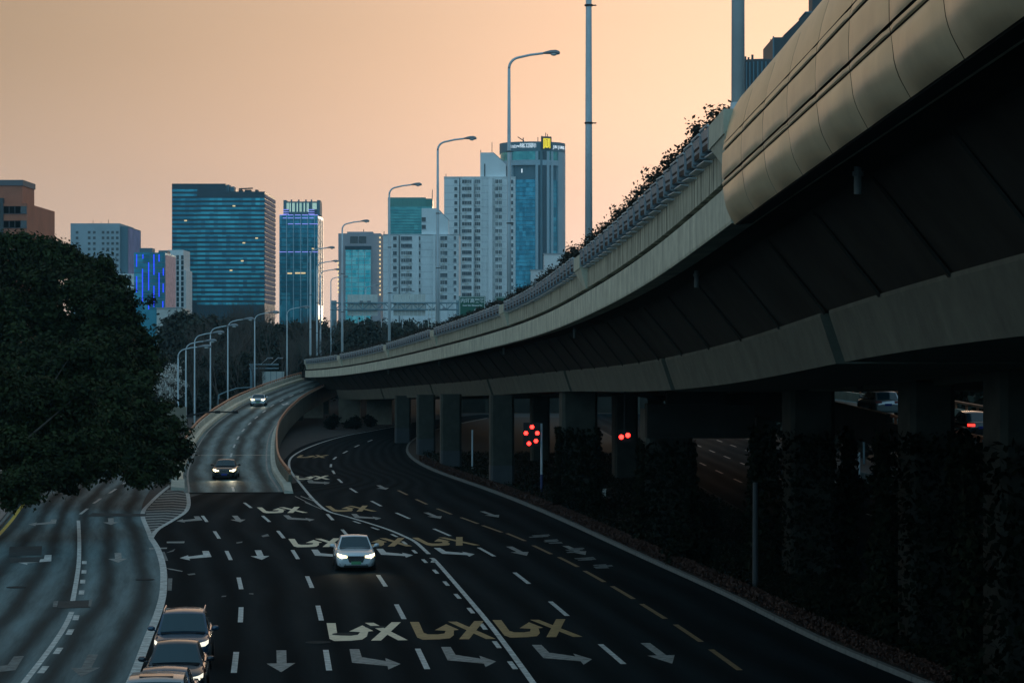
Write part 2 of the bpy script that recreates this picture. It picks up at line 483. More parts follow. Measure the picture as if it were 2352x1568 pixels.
M['violet_led'] = mat('violet_led_line', (0.1, 0.1, 0.3), 0.4, emit=(0.30, 0.33, 1.0), power=0.95)

# ================================================================== GROUND AND ROADS
g = MB()
R_ = 1600
g.poly([(-R_, -120, -0.03), (R_, -120, -0.03), (R_, 3300, -0.03), (-R_, 3300, -0.03)])
struct(obj('ground', g, M['ground']))

SIDE_R = plan([(15, -9.5), (25, -10.4), (33.2, -11.7), (39.8, -13.2), (44.7, -14.3), (51, -16.3), (58.6, -19.4), (67, -22.8), (85, -27.6), (106, -33), (130, -40), (170, -54)])
SIDE_L = plan([(15, -16.5), (33, -20.6), (48, -25), (61.4, -28.9), (72.9, -32.8), (91, -38.3), (130, -50), (170, -64)])
MAIN_L = plan([(15, -9.3), (25, -10.3), (33.2, -11.6), (39.8, -13.1), (44.7, -14.2), (51, -16.2), (58.6, -19.3), (66, -21.8), (72.9, -22.0), (78, -21.0), (82.3, -16.7), (91, -19.1), (98, -20.7), (108.5, -21.8), (122.6, -21.1), (134, -18.2), (148, -14.4), (170, -4)])
KERB = plan([(15, 19.0), (24, 15.6), (33.2, 12.3), (37, 10.9), (44, 9.0), (52, 6.6), (63.75, 3.1), (79.7, -2.4), (89.5, -6.2), (102, -9.6), (110.9, -10.8), (121, -11.0), (137.8, -9.1), (160, -3)])

def road_strip(name, left, right, y0, y1, lanes, m, z, n_across=6, dy=3.0, parent=None):
    mb = MB(); rows, uvs = [], []
    y0, y1 = y0 * K, y1 * K
    k = int((y1 - y0) / dy); d = 0; prev = None
    for i in range(k + 1):
        Y = y0 + (y1 - y0) * i / k
        a, b = left(Y), right(Y)
        mid = (a + b) / 2
        if prev is not None: d += math.hypot(mid - prev[0], Y - prev[1])
        prev = (mid, Y)
        rows.append([(a + (b - a) * j / n_across, Y, z) for j in range(n_across + 1)])
        uvs.append([(d, lanes * j / n_across) for j in range(n_across + 1)])
    mb.grid(rows, 0, uvs)
    return obj(name, mb, m, parent)

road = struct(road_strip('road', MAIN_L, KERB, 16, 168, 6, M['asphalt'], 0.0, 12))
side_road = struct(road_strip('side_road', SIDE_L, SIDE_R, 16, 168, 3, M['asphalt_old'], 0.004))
far_l = lambda Y: 15.0 - 0.05 * (Y / K - 60)
far_r = lambda Y: 29.5 - 0.05 * (Y / K - 60)
opp = struct(road_strip('opposite_road', far_l, far_r, 12, 170, 4, M['asphalt'], 0.0))
# pavement along the left road
pv = MB()
rows = []
for i in range(90):
    Y = (16 + i * 1.7) * K
    a = SIDE_L(Y)
    rows.append([(a - 7.0, Y, 0.13), (a - 0.32, Y, 0.13)])
pv.grid(rows)
pavement = struct(obj('pavement', pv, M['pave']))

# ------------------------------------------------------------------ road markings: each one lies on the road as a piece of it
Z1 = 0.011
def marking(name, pts, m, parent, z=Z1):
    mb = MB(); mb.poly([(p[0], p[1], z) for p in pts])
    me = mb.mesh(name, [m])
    if me.polygons[0].normal.z < 0: me.flip_normals()
    return link(name, me, parent)
def gp(x, y): return G(x, y, 0.0)
def tangent(pts, i):
    a, b = pts[max(i - 1, 0)], pts[min(i + 1, len(pts) - 1)]
    t = Vector((b[0] - a[0], b[1] - a[1])); return t.normalized()
_dash_me = {}
def dash_mesh(L, w, m):
    k = (L, w, m.name)
    if k not in _dash_me:
        mb = MB(); mb.poly([(-w / 2, -L / 2, 0), (w / 2, -L / 2, 0), (w / 2, L / 2, 0), (-w / 2, L / 2, 0)])
        _dash_me[k] = mb.mesh('lane_dash', [m])
    return _dash_me[k]
def dashes(px, m, parent, L=5.7, w=0.19, name='lane_dash', z=Z1):
    pts = [gp(*p) for p in px]
    for i, p in enumerate(pts):
        t = tangent(pts, i)
        link(name, dash_mesh(L, w, m), parent, (p.x, p.y, z), math.atan2(-t.x, t.y))
def line(px, w, m, parent, name='lane_line', ground=False, z=Z1):
    pts = [Vector(p) for p in px] if ground else [gp(*p) for p in px]
    # smooth through the points
    P2 = []
    for i in range(len(pts) - 1):
        p0, p1, p2, p3 = pts[max(i - 1, 0)], pts[i], pts[i + 1], pts[min(i + 2, len(pts) - 1)]
        for k in range(6):
            t = k / 6
            P2.append(0.5 * ((2 * p1) + (-p0 + p2) * t + (2 * p0 - 5 * p1 + 4 * p2 - p3) * t * t + (-p0 + 3 * p1 - 3 * p2 + p3) * t ** 3))
    P2.append(pts[-1])
    mb = MB(); rows = []
    for i, p in enumerate(P2):
        t = tangent(P2, i); n = Vector((t.y, -t.x))
        rows.append([(p.x - n.x * w / 2, p.y - n.y * w / 2, z), (p.x + n.x * w / 2, p.y + n.y * w / 2, z)])
    mb.grid(rows)
    me = mb.mesh(name, [m])
    if me.polygons[0].normal.z < 0: me.flip_normals()
    return link(name, me, parent)

A_ = lambda pts: [(588 + .39062 * x, 1102.5 + .39062 * y) for x, y in pts]      # notes taken on an enlarged crop
B_ = lambda pts: [(.36733 * x, 992.25 + .36733 * y) for x, y in pts]
C_ = lambda pts: [(367.5 + .293 * x, 679.9 + .293 * y) for x, y in pts]

L1 = [(540, 1520), (553, 1411), (551, 1339), (525, 1275), (498, 1228), (470, 1191)]
L2 = [(752, 1515), (734, 1407), (711, 1336), (678, 1273), (645, 1227), (611, 1191), (569, 1160)]
L3 = [(970, 1512), (919, 1404), (877, 1333), (832, 1272), (793, 1224), (758, 1187)]
L5 = [(1405, 1501), (1283, 1397), (1198, 1327), (1117, 1267), (1015, 1222), (925, 1184), (864, 1156), (812, 1126), (781, 1104), (766, 1084), (760, 1069), (769, 1052), (793, 1038), (820, 1024), (850, 1012)]
L6 = [(1665, 1514), (1580, 1453), (1500, 1403), (1430, 1360), (1365, 1323), (1305, 1290), (1245, 1262), (1185, 1233), (1130, 1214), (1078, 1195), (1020, 1174), (968, 1152), (925, 1131)]
for l in (L1, L2, L3): dashes(l, M['paint'], road)
dashes(L5, M['paint'], road)
dashes(L6, M['paint_yellow_worn'], road, w=0.2)
line([(1240, 1590), (1180, 1506), (1130, 1440), (1082, 1382), (1005, 1293), (990, 1281)], 0.2, M['paint'], road)
line([(985, 1272), (955, 1245), (930, 1232), (895, 1217), (850, 1202), (800, 1187), (757, 1175), (735, 1161), (712, 1138), (690, 1111), (672, 1088), (664, 1070), (668, 1052), (690, 1036), (725, 1021), (765, 1008), (805, 998), (850, 990), (945, 972)], 0.2, M['paint'], road)
dashes(A_([(x_ - 12, y_) for x_, y_ in [(605, 247), (712, 284), (825, 325), (885, 368), (945, 420), (1003, 475), (1068, 537), (1130, 607), (1197, 682), (1275, 766), (1348, 860), (1428, 966), (1520, 1087)]]), M['paint'], road, L=2.1, w=0.17, name='yield_dash')
dashes(A_([(1042, 478)]), M['paint'], road, L=1.2, w=0.22, name='yield_dash')

# lane headings, so that symbols lie along their own lane
def heading_at(px):
    p = gp(*px); best = None
    for l in (L1, L2, L3, L5, L6):
        q = [gp(*a) for a in l]
        for i, a in enumerate(q):
            d = (a - p).length
            if best is None or d < best[0]:
                t = tangent(q, i); best = (d, t)
    t = best[1]
    return math.atan2(-t.x, t.y) if t.y > 0 else math.atan2(t.x, -t.y)
def symbol(pts_px, anchor_px, places, m, parent, name, flip=False, heads=None):
    """A painted symbol measured once and laid again at other anchors, turned to each lane."""
    a = gp(*anchor_px); h0 = heading_at(anchor_px)
    loc = [gp(*p) - a for p in pts_px]
    r0 = Matrix.Rotation(-h0, 3, 'Z')
    loc = [r0 @ p for p in loc]
    if flip: loc = [Vector((-p.x, p.y, 0)) for p in loc]
    mb = MB(); mb.poly([(p.x, p.y, 0) for p in loc])
    me = mb.mesh(name, [m if not isinstance(m, list) else m[0]])
    if me.polygons[0].normal.z < 0: me.flip_normals()
    for i, pl in enumerate(places):
        q = gp(*pl)
        mm = me
        if isinstance(m, list) and m[min(i, len(m) - 1)] is not m[0]:
            mm = me.copy(); mm.materials[0] = m[min(i, len(m) - 1)]
        h = heads[i] if heads else heading_at(pl)
        link(name, mm, parent, (q.x, q.y, Z1), h)

TURN = A_([(550, 993), (607, 993), (622, 1040), (764, 1063), (760, 1045), (850, 1080), (778, 1113), (774, 1092), (565, 1072)])
TA = A_([(550, 993)])[0]
symbol(TURN, TA, A_([(550, 993), (1088, 980), (1622, 968), (325, 408), (708, 403), (1045, 398), (160, 206), (560, 198), (300, 2)]) + C_([(1160, 1440)]),
       [M['paint_worn']] * 3 + [M['paint']] * 3 + [M['paint_worn']] * 4, road, 'turn_arrow')
symbol(TURN, TA, B_([(1305, 742), (1245, 525)]), [M['paint'], M['paint_worn']], road, 'turn_arrow', flip=True)
STRAIGHT = A_([(120, 1000), (178, 1000), (180, 1076), (232, 1074), (148, 1128), (62, 1078), (122, 1076)])
SA = A_([(150, 1000)])[0]
symbol(STRAIGHT, SA, A_([(150, 1000), (12, 412)]) + B_([(1468, 522)]) + A_([(2290, 957), (1490, 390), (1820, 386), (1330, 183), (1000, 190), (720, 30)]),
       [M['paint_worn'], M['paint'], M['paint_worn'], M['paint_worn']] + [M['paint_worn']] * 5, road, 'straight_arrow')
JT = A_([(415, 840), (468, 840), (478, 905), (500, 913), (560, 914), (600, 908), (612, 892), (548, 889), (625, 853), (690, 886), (660, 890), (652, 918), (625, 936), (560, 943), (460, 945), (432, 932)])
X1 = A_([(640, 838), (692, 838), (893, 940), (836, 941)])
X2 = A_([(797, 835), (852, 835), (735, 943), (676, 943)])
JA = A_([(415, 840)])[0]
jplaces = A_([(415, 840), (905, 833), (1390, 822), (190, 345), (572, 342), (918, 338), (5, 160), (408, 152)]) + C_([(1055, 1408), (1100, 1246)])
jm = [M['paint_cream'], M['paint_yellow'], M['paint_yellow'], M['paint_cream'], M['paint_yellow'], M['paint_yellow'], M['paint_cream'], M['paint_yellow'], M['paint_cream'], M['paint_yellow']]
for pts, nm in ((JT, 'u_turn_marking'), (X1, 'cross_bar_marking'), (X2, 'cross_bar_marking')):
    zz = Z1; Z1 = zz + (0.004 if nm == 'cross_bar_marking' and pts is X2 else 0.0)
    symbol(pts, JA, jplaces, jm, road, nm)
    Z1 = zz
# left road markings
line([(40, 1590), (55, 1568), (115, 1490), (148, 1440), (165, 1405)], 0.2, M['paint'], side_road, z=0.015)
line([(167, 1380), (176, 1330), (181, 1290), (182, 1240), (180, 1195)], 0.2, M['paint'], side_road, z=0.015)
dashes(B_([(527, 815), (525, 873), (517, 934), (510, 1002), (475, 1160), (437, 1250), (363, 1367), (270, 1485)]), M['paint'], side_road, L=1.8, w=0.22, name='yield_dash', z=0.015)
dashes(B_([(525, 495), (608, 430), (705, 368), (790, 312), (870, 262)]), M['paint'], side_road, z=0.015)
dashes(B_([(255, 436), (412, 370), (517, 317), (610, 270)]), M['paint_worn'], side_road, z=0.015)
_z = Z1; Z1 = 0.015
hs = lambda a, b: (lambda t: math.atan2(-t.x, t.y))((gp(*b) - gp(*a)).normalized())
symbol(STRAIGHT, SA, B_([(583, 1390), (738, 755), (693, 538)]), [M['paint_old'], M['paint_worn'], M['paint_worn']], side_road, 'straight_arrow',
       heads=[hs((180, 1568), (225, 1480)), hs((265, 1300), (262, 1240)), hs((262, 1220), (258, 1180))])
symbol(TURN, TA, B_([(150, 1400), (322, 768), (355, 545)]), [M['paint_old'], M['paint'], M['paint_worn']], side_road, 'turn_arrow', flip=True,
       heads=[hs((20, 1550), (60, 1490)), hs((110, 1300), (118, 1240)), hs((110, 1220), (125, 1180))])
Z1 = _z
# worn continuous line between the two roads, with its gore
line([(285, 1600), (310, 1545), (340, 1465), (362, 1410), (374, 1365), (376, 1320), (372, 1290), (362, 1260), (347, 1236)], 0.30, M['paint'], side_road, name='edge_line', z=0.017)
line([(347, 1236), (338, 1213), (328, 1188), (330, 1172), (345, 1155), (368, 1133), (392, 1114)], 0.26, M['paint'], side_road, name='edge_line', z=0.017)
line([(347, 1236), (362, 1216), (395, 1196), (424, 1177), (433, 1160), (432, 1140), (429, 1128)], 0.26, M['paint'], side_road, name='edge_line', z=0.019)
gl = lambda y: float(np.interp(y, [1118, 1133, 1155, 1172, 1188, 1213, 1236], [388, 368, 345, 330, 328, 338, 347]))
gr = lambda y: float(np.interp(y, [1118, 1140, 1160, 1177, 1196, 1216, 1236], [428, 432, 433, 424, 395, 362, 347]))
gb = MB()
bp_ = [(gl(y), y) for y in np.linspace(1118, 1236, 14)] + [(gr(y), y) for y in np.linspace(1234, 1118, 14)]
gb.poly([gp(*p) for p in bp_]);
for i, v in enumerate(gb.v): gb.v[i] = (v[0], v[1], 0.009)
me = gb.mesh('gore_surface', [M['patch']])
if me.polygons[0].normal.z < 0: me.flip_normals()
link('gore_surface', me, side_road)
y = 1124.0
while y < 1222:
    h_ = (y - 800) * 0.0042 + 1.0
    a, b = gl(y) + 3, gr(y) - 3
    c = (a + b) / 2 + 6
    marking('hatch_stripe', [gp(a, y + 2), gp(c, y), gp(b, y + 3), gp(b, y + 3 + h_), gp(c, y + h_), gp(a, y + 2 + h_)], M['paint_worn'], side_road, 0.014)
    y += 5.9
# small second gore by the foot of the ramp
for (x0, y0, x1, y1) in ((677, 1138, 716, 1158), (690, 1138, 722, 1150), (708, 1140, 728, 1150), (700, 1152, 738, 1168)):
    marking('hatch_stripe', [gp(x0, y0), gp(x1, y1), gp(x1 + 2, y1 + 2.2), gp(x0 + 1, y0 + 2.2)], M['paint_worn'], road, 0.012)
# old scraps of paint and chalky scuffs by the kerb line of the left lane
for pts, m_ in (([(418, 1243), (424, 1243), (423, 1247), (383, 1247), (383, 1243.5)], 'paint_worn'), ([(342, 1258), (384, 1257), (383, 1260), (343, 1261)], 'paint_worn'),
           ([(370, 1267), (378, 1267), (386, 1287), (377, 1288)], 'paint_old'), ([(380, 1270), (403, 1260), (398, 1266)], 'paint_old'),
           ([(378, 1304), (395, 1306), (420, 1311), (418, 1312.5), (392, 1308)], 'paint_worn'), ([(386, 1328), (396, 1328), (394, 1356), (385, 1356)], 'paint_old'),
           ([(543, 1245), (557, 1243), (556, 1246), (543, 1248)], 'paint_old'), ([(600, 1230), (615, 1226), (619, 1231), (604, 1233)], 'paint_old'),
           ([(430, 1318), (447, 1316), (449, 1319), (434, 1321)], 'paint_old'), ([(572, 1362), (582, 1362), (582, 1365), (572, 1364)], 'paint_old'),
           ([(483, 1495), (491, 1495), (486, 1526), (480, 1526)], 'paint_worn'), ([(510, 1368), (520, 1367), (519, 1370), (508, 1371)], 'paint_old')):
    marking('paint_scrap', [gp(*p) for p in pts], M[m_], road, 0.012)
# faded speed figures in the kerb-side lane
for (x, y0) in ((1240, 1232), (1275, 1243), (1310, 1263), (1385, 1300), (1345, 1284)):
    for k in range(4):
        dx = random.uniform(-14, 14); dy = random.uniform(-4, 5)
        marking('faded_figure', [gp(x + dx - 14, y0 + dy), gp(x + dx + 16, y0 + dy - 2), gp(x + dx + 20, y0 + dy + 1), gp(x + dx - 10, y0 + dy + 2)], M['paint_old'], road, 0.012 + 0.001 * k)
# yellow line at the left kerb, road patches, manholes
line([(SIDE_L(Y) + 0.25, Y, 0) for Y in np.arange(16, 166, 6.0) * K], 0.22, M['paint_edge'], side_road, name='edge_line', ground=True, z=0.015)
for q in (((22, 1256), (97, 1254), (95, 1275), (20, 1276)), ((22, 1281), (95, 1279), (90, 1291), (24, 1292)), ((134, 1381), (210, 1378), (206, 1395), (133, 1397)), ((212, 1178), (336, 1180), (334, 1186), (200, 1186))):
    marking('road_patch', [gp(*p) for p in q], M['patch'], side_road, 0.019)
for q in (((123, 1381), (134, 1380), (131, 1394), (121, 1394)), ((205, 1377), (212, 1377), (209, 1393), (203, 1393))):
    marking('paint_scrap', [gp(*p) for p in q], M['paint_old'], side_road, 0.021)
def manhole(px, r, parent, z):
    p = gp(*px); mb = MB()
    mb.lathe([(r, 0.0), (r, z), (r * 0.86, z + 0.004), (r * 0.84, z), (r * 0.8, z + 0.003), (0.01, z + 0.003)], 24)
    obj('manhole_cover', mb, M['iron'], parent, loc=(p.x, p.y, 0))
manhole(B_([(907, 922)])[0], 0.42, side_road, 0.02)
manhole(B_([(102, 970)])[0], 0.42, side_road, 0.02)
manhole(A_([(365, 953)])[0], 0.44, road, 0.016)
manhole(A_([(520, 905)])[0], 0.44, road, 0.018)
manhole(A_([(703, 863)])[0], 0.38, road, 0.018)
# opposite carriageway: lane dashes and the hatch seen between the piers
for Y in np.arange(30, 140, 6.0) * K:
    for k in (1, 2, 3):
        X = far_l(Y) + (far_r(Y) - far_l(Y)) * k / 4
        link('lane_dash', dash_mesh(5.7, 0.19, M['paint_worn']), opp, (X, Y, 0.012), 0.02)

# ------------------------------------------------------------------ kerbs
def kerb_row(name, fn, off, y0, y1, parent_name, step=1.2, hgt=0.16, wid=0.22, colour='kerb'):
    ys = np.arange(y0 * K, y1 * K, 0.5)
    xs = np.array([fn(v) + off for v in ys]); sl = np.concatenate([[0], np.cumsum(np.hypot(np.diff(xs), np.diff(ys)))])
    base = MB(); rows = []
    for d in np.arange(0, sl[-1], 1.5):
        X, Y = np.interp(d, sl, xs), np.interp(d, sl, ys)
        rows.append([(X - 0.06, Y, -0.02), (X - 0.06, Y, 0.10), (X + 0.06, Y, 0.10), (X + 0.06, Y, -0.02)])
    base.grid(rows)
    kb = struct(obj(parent_name, base, M['seam']))
    mb = MB()
    w, l, h = wid / 2, step / 2 - 0.012, hgt
    mb.hexa([(-w, -l, -0.02), (w, -l, -0.02), (w, l, -0.02), (-w, l, -0.02), (-w + 0.025, -l, h), (w, -l, h), (w, l, h), (-w + 0.025, l, h)])
    me = mb.mesh('kerb_stone', [M[colour]])
    d = 0.5; n = 0
    while d < sl[-1] - 0.5 and n < 290:
        a = np.interp(d - .4, sl, xs), np.interp(d - .4, sl, ys); b = np.interp(d + .4, sl, xs), np.interp(d + .4, sl, ys)
        X, Y = np.interp(d, sl, xs), np.interp(d, sl, ys)
        link('kerb_stone', me, kb, (X + random.uniform(-.008, .008), Y, random.uniform(-.008, .004)), math.atan2(-(b[0] - a[0]), b[1] - a[1]))
        d += step; n += 1
    return kb
kerb_row('kerb', KERB, 0.12, 26, 158, 'kerb')
kerb_row('kerb', SIDE_L, -0.15, 34, 140, 'kerb')
# planted strip under the viaduct
md = MB(); rows = []
for i in range(100):
    Y = (16 + i * 1.45) * K
    a = KERB(Y)
    b = max(a + 2.0, far_l(Y) - 0.5)
    rows.append([(a + 0.2 + (b - a - 0.2) * j / 5, Y, 0.10 + 0.05 * mnoise.noise(Vector((j * 1.7, Y * .4, 0)))) for j in range(6)])
md.grid(rows)
struct(obj('planting_strip', md, M['soil'], smooth=True))

# ================================================================== RAMP (down to the road, cars descending)
RAMP_XY = plan([(70, -18.0), (76, -19.4), (86, -22.4), (96, -24.8), (101.9, -26.05), (107.8, -27.2), (113.7, -28.2), (119.7, -29.0), (125.7, -29.7), (131.7, -30.2), (137.7, -30.6), (143.7, -30.75), (149.7, -30.7), (155.7, -30.5), (161.7, -30.1), (167.7, -29.6), (180, -28)])
RAMP_Z = plan([(70, 0.0), (77, 0.03), (84, .16), (90, .38), (96, .68), (101.9, .95), (107.8, 1.2), (113.7, 1.5), (119.7, 1.78), (125.7, 2.07), (131.7, 2.4), (137.7, 2.77), (143.7, 3.13), (149.7, 3.5), (155.7, 3.9), (161.7, 4.29), (167.7, 4.7), (180, 5.4)])
RP = Path(RAMP_XY, RAMP_Z, 72, 178)
RL = plan([(0, -3.5), (20, -3.6), (50, -4.0), (120, -4.2)])     # left edge by distance
RR = plan([(0, 3.6), (20, 3.5), (60, 3.3), (120, 3.3)])
r0, r1 = RP.s_of_Y(77.0), RP.s_of_Y(174)
ramp = thing('ramp', 'curved slip-road ramp with rust-red rails descending to the main road', 'ramp', RP.pt(r0, 0, 0))
mb = MB(); rows, uvs = [], []
for d in np.arange(r0, r1, 1.5):
    a, b = RL(d), RR(d)
    rows.append([RP.pt(d, a + (b - a) * j / 6, 0.012) for j in range(7)]); uvs.append([(d, 2 * j / 6) for j in range(7)])
mb.grid(rows, 0, uvs)
deck = obj('deck', mb, M['asphalt_ramp'], ramp, world=True)
def ramp_wall(side, s0, s1):
    """Concrete kerb, parapet and outer face in one wall per side."""
    e = RL if side < 0 else RR
    def ring(d):
        c = e(d); o = side
        z = RP.at(d)[2]
        return [RP.pt(d, c, -0.02), RP.pt(d, c + o * .30, 0.02), RP.pt(d, c + o * .36, 0.32), RP.pt(d, c + o * .42, 0.95), RP.pt(d, c + o * .46, 1.0), RP.pt(d, c + o * .66, 1.0), RP.pt(d, c + o * .68, min(-0.5, -z * 0.85) if z < 1.4 else -1.2), RP.pt(d, c + o * .1, min(-0.5, -z * .85) if z < 1.4 else -1.35)]
    mb = MB(); rows, uvs = [], []
    for d in np.arange(s0, s1, 1.5):
        r = ring(d); r.append(r[0]); rows.append(r); uvs.append([(d, k * .5) for k in range(len(r))])
    mb.grid(rows, 0, uvs); mb.poly(rows[0][:-1]); mb.poly(rows[-1][:-1][::-1])
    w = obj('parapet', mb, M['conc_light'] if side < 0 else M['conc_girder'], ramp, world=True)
    km = MB(); rows = []
    for d in np.arange(s0 + .2, s1, 1.5):
        c = e(d); o = side
        rows.append([RP.pt(d, c, 0.0), RP.pt(d, c + o * .02, .34), RP.pt(d, c + o * .10, .40), RP.pt(d, c + o * .385, .42), RP.pt(d, c + o * .385, 0.1)])
    km.grid(rows)
    obj('kerb_band', km, M['kerb_cream'] if side < 0 else M['conc_light'], ramp, world=True)
    # rail on posts
    rl = MB()
    pts = [RP.pt(d, e(d) + side * .56, 1.27) for d in np.arange(s0 + 1.0, s1, 1.5)]
    rl.tube(pts, 0.085, 8)
    k = obj('handrail', rl, M['rail_rust'], ramp, world=True, smooth=True)
    pm = MB(); pm.box((0, 0, 0.13), (0.11, 0.26, 0.26)); pme = pm.mesh('rail_post', [M['rail_rust']])
    d = s0 + 1.2
    while d < s1 - .5:
        o = link('rail_post', pme, ramp, RP.pt(d, e(d) + side * .56, 1.0), RP.heading(d))
        o.matrix_parent_inverse = ramp.matrix_basis.inverted()
        d += 2.3
    return w
ramp_wall(-1, RP.s_of_Y(80.5), r1)
ramp_wall(+1, RP.s_of_Y(78.5), r1)
# pale kerb strip at the foot of the left parapet, and sloped nose blocks
for side, Yn, e in ((-1, 80.5, RL), (1, 78.5, RR)):
    d = RP.s_of_Y(Yn); c = e(d); mb = MB()
    mb.hexa([RP.pt(d - 5.0, c - .05 if side > 0 else c - .95, -.1), RP.pt(d - 5.0, c + .6 if side > 0 else c + .05, -.1), RP.pt(d, c + .6 if side > 0 else c + .05, -.1), RP.pt(d, c - .05 if side > 0 else c - .95, -.1),
             RP.pt(d - 5.0, c - .05 if side > 0 else c - .9, .22), RP.pt(d - 5.0, c + .55 if side > 0 else c + .05, .12), RP.pt(d, c + .55 if side > 0 else c + .05, .5), RP.pt(d, c - .05 if side > 0 else c - .9, .55)])
    obj('nose_block', mb, M['conc_light'], ramp, world=True)
for (Yj, w) in ((96.6, .40), (76.9, .24), (141, .24)):
    d = RP.s_of_Y(Yj); mb = MB(); rows = []
    for k in range(9):
        c = RL(d) + (RR(d) - RL(d)) * k / 8
        rows.append([RP.pt(d - w / 2, c, 0.022), RP.pt(d + w / 2, c, 0.022)])
    mb.grid(rows); obj('expansion_joint', mb, M['joint'] if w > .3 else M['patch'], ramp, world=True)
i = 0
for d in np.arange(RP.s_of_Y(78.5), r1, 14.6):
    o = link('lane_dash', dash_mesh(5.7, 0.17, M['paint']), ramp)
    X, Y, Z = RP.at(d); o.location = (X, Y, Z + 0.026)
    o.rotation_euler = (RP.slope(d), 0, RP.heading(d))
    o.matrix_parent_inverse = ramp.matrix_basis.inverted()
for e, o_ in ((RL, .35), (RR, -.35)):
    mb = MB(); rows = []
    for d in np.arange(r0, r1, 1.5):
        rows.append([RP.pt(d, e(d) + o_ - .07, .022), RP.pt(d, e(d) + o_ + .07, .022)])
    mb.grid(rows); obj('edge_line', mb, M['paint_worn'], ramp, world=True)
# small arrow by the upper car
mb = MB(); d = RP.s_of_Y(141.5)
mb.poly([RP.pt(d + a * K, c, .024) for c, a in ((1.2, 1.6), (1.45, 1.6), (1.45, -.2), (1.9, -.2), (1.32, -1.8), (.75, -.2), (1.2, -.2))])
obj('straight_arrow', mb, M['paint'], ramp, world=True)
# structure below: soffit, side walls where it is low, columns where it is high
mb = MB()
mb.sweep(RP, [(-3.6, -.35), (3.4, -.35), (2.3, -1.5), (-2.5, -1.5)], RP.s_of_Y(104), r1, 3)
obj('girder', mb, M['conc_dark'], ramp, world=True)
mb = MB(); rows, rows2 = [], []
for d in np.arange(RP.s_of_Y(79), RP.s_of_Y(108), 4):
    z = RP.at(d)[2]
    rows.append([RP.pt(d, RR(d) + .64, -z - .1), RP.pt(d, RR(d) + .64, -.2)]); rows2.append([RP.pt(d, RL(d) - .64, -z - .1), RP.pt(d, RL(d) - .64, -.2)])
mb.grid(rows); mb.grid(rows2); rows3 = [[a[0], b[0]] for a, b in zip(rows, rows2)]
mb.poly([rows[-1][0], rows[-1][1], rows2[-1][1], rows2[-1][0]])
obj('retaining_wall', mb, M['conc_dark'], ramp, world=True)
for Y in (122, 138, 155, 170):
    d = RP.s_of_Y(Y); X, Yy, Z = RP.at(d); mb = MB()
    h = Z - 1.4
    mb.hexa([(-.8, -.6, -.1), (.8, -.6, -.1), (.8, .6, -.1), (-.8, .6, -.1), (-.8, -.6, h * .6), (.8, -.6, h * .6), (.8, .6, h * .6), (-.8, .6, h * .6)])
    mb.hexa([(-.8, -.6, h * .6), (.8, -.6, h * .6), (.8, .6, h * .6), (-.8, .6, h * .6), (-1.9, -.7, h), (1.9, -.7, h), (1.9, .7, h), (-1.9, .7, h)])
    o = obj('pier', mb, M['conc_pier'], ramp, loc=(X, Yy, 0), rz=RP.heading(d)); o.matrix_parent_inverse = ramp.matrix_basis.inverted()

# ================================================================== VIADUCT
VX = plan([(-110, -2), (-50, 3.2), (-8, 5.0), (4, 5.25), (11, 5.2), (24.2, 4.89), (44, 2.92), (68, -.35), (90, -6.3), (113, -12.9), (135, -21.2), (150, -27.2), (157, -29.6), (175, -32.4), (200, -35.6), (230, -38.3), (290, -39.5), (400, -37)])
VZ = plan([(-110, 17.0), (-50, 16.0), (-8, 14.55), (11, 13.65), (24, 13.0), (31.5, 12.34), (43.5, 11.5), (67.5, 10.5), (88, 9.36), (112, 8.15), (136, 6.8), (158, 6.0), (190, 5.8), (240, 6.4), (320, 7.4), (400, 8)])
VP = Path(VX, VZ, -105, 380)
BAYS_Y = [24.2, 44, 68, 90, 113, 135, 157, 180, 203, 226]
bays = [VP.s_of_Y(v) for v in BAYS_Y]
v_near, v_far = VP.s_of_Y(-100), VP.s_of_Y(372)
viaduct = thing('viaduct', 'long curving concrete elevated road rising over the right half of the road', 'viaduct', (-.5, 80 * K, 0))
WID = 25.0
# deck slab with its wings
mb = MB()
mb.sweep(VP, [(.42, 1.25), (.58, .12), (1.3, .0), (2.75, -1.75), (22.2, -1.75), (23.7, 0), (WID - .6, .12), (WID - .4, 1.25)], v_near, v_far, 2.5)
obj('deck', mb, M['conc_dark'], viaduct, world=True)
mb = MB(); mb.sweep(VP, [(WID - .3, .0), (WID - .3, 2.3), (WID, 2.3), (WID, .0)], v_near, v_far, 3)
obj('parapet', mb, M['conc'], viaduct, world=True)
mb = MB(); rows, uvs = [], []
for d in np.arange(v_near, v_far, 4):
    rows.append([VP.pt(d, .45 + (WID - .8) * j / 8, 1.262) for j in range(9)]); uvs.append([(d, 5 * j / 8) for j in range(9)])
mb.grid(rows, 0, uvs); obj('carriageway', mb, M['asphalt_old'], viaduct, world=True)
segs = [(v_near, bays[0])] + list(zip(bays, bays[1:])) + [(bays[-1], v_far)]
for si, (a, b) in enumerate(segs):
    q_ = .2 if si == 0 else 0.0     # the cladding hides the first stretch
    mb = MB(); mb.sweep(VP, [(q_, 0), (q_ - .02, .06), (q_ - .02, .90), (q_ + .03, .95), (.5, .95), (.62, .08)], a + .06, b - .06, 1.0)
    obj('edge_beam', mb, M['conc'], viaduct, world=True)
    mb = MB(); mb.sweep(VP, [(.10, 1.17), (.10, 2.42), (.40, 2.42), (.44, 1.17)], a + .03, b - .03, 1.0)
    obj('parapet', mb, M['conc_streak'], viaduct, world=True)
    mb = MB(); mb.sweep(VP, [(.30, .5), (.30, 1.3), (.42, 1.3), (.42, .5)], a, b, 1.5)
    obj('shadow_groove', mb, M['seam'], viaduct, world=True)  # shade in the groove put in as a near-black strip
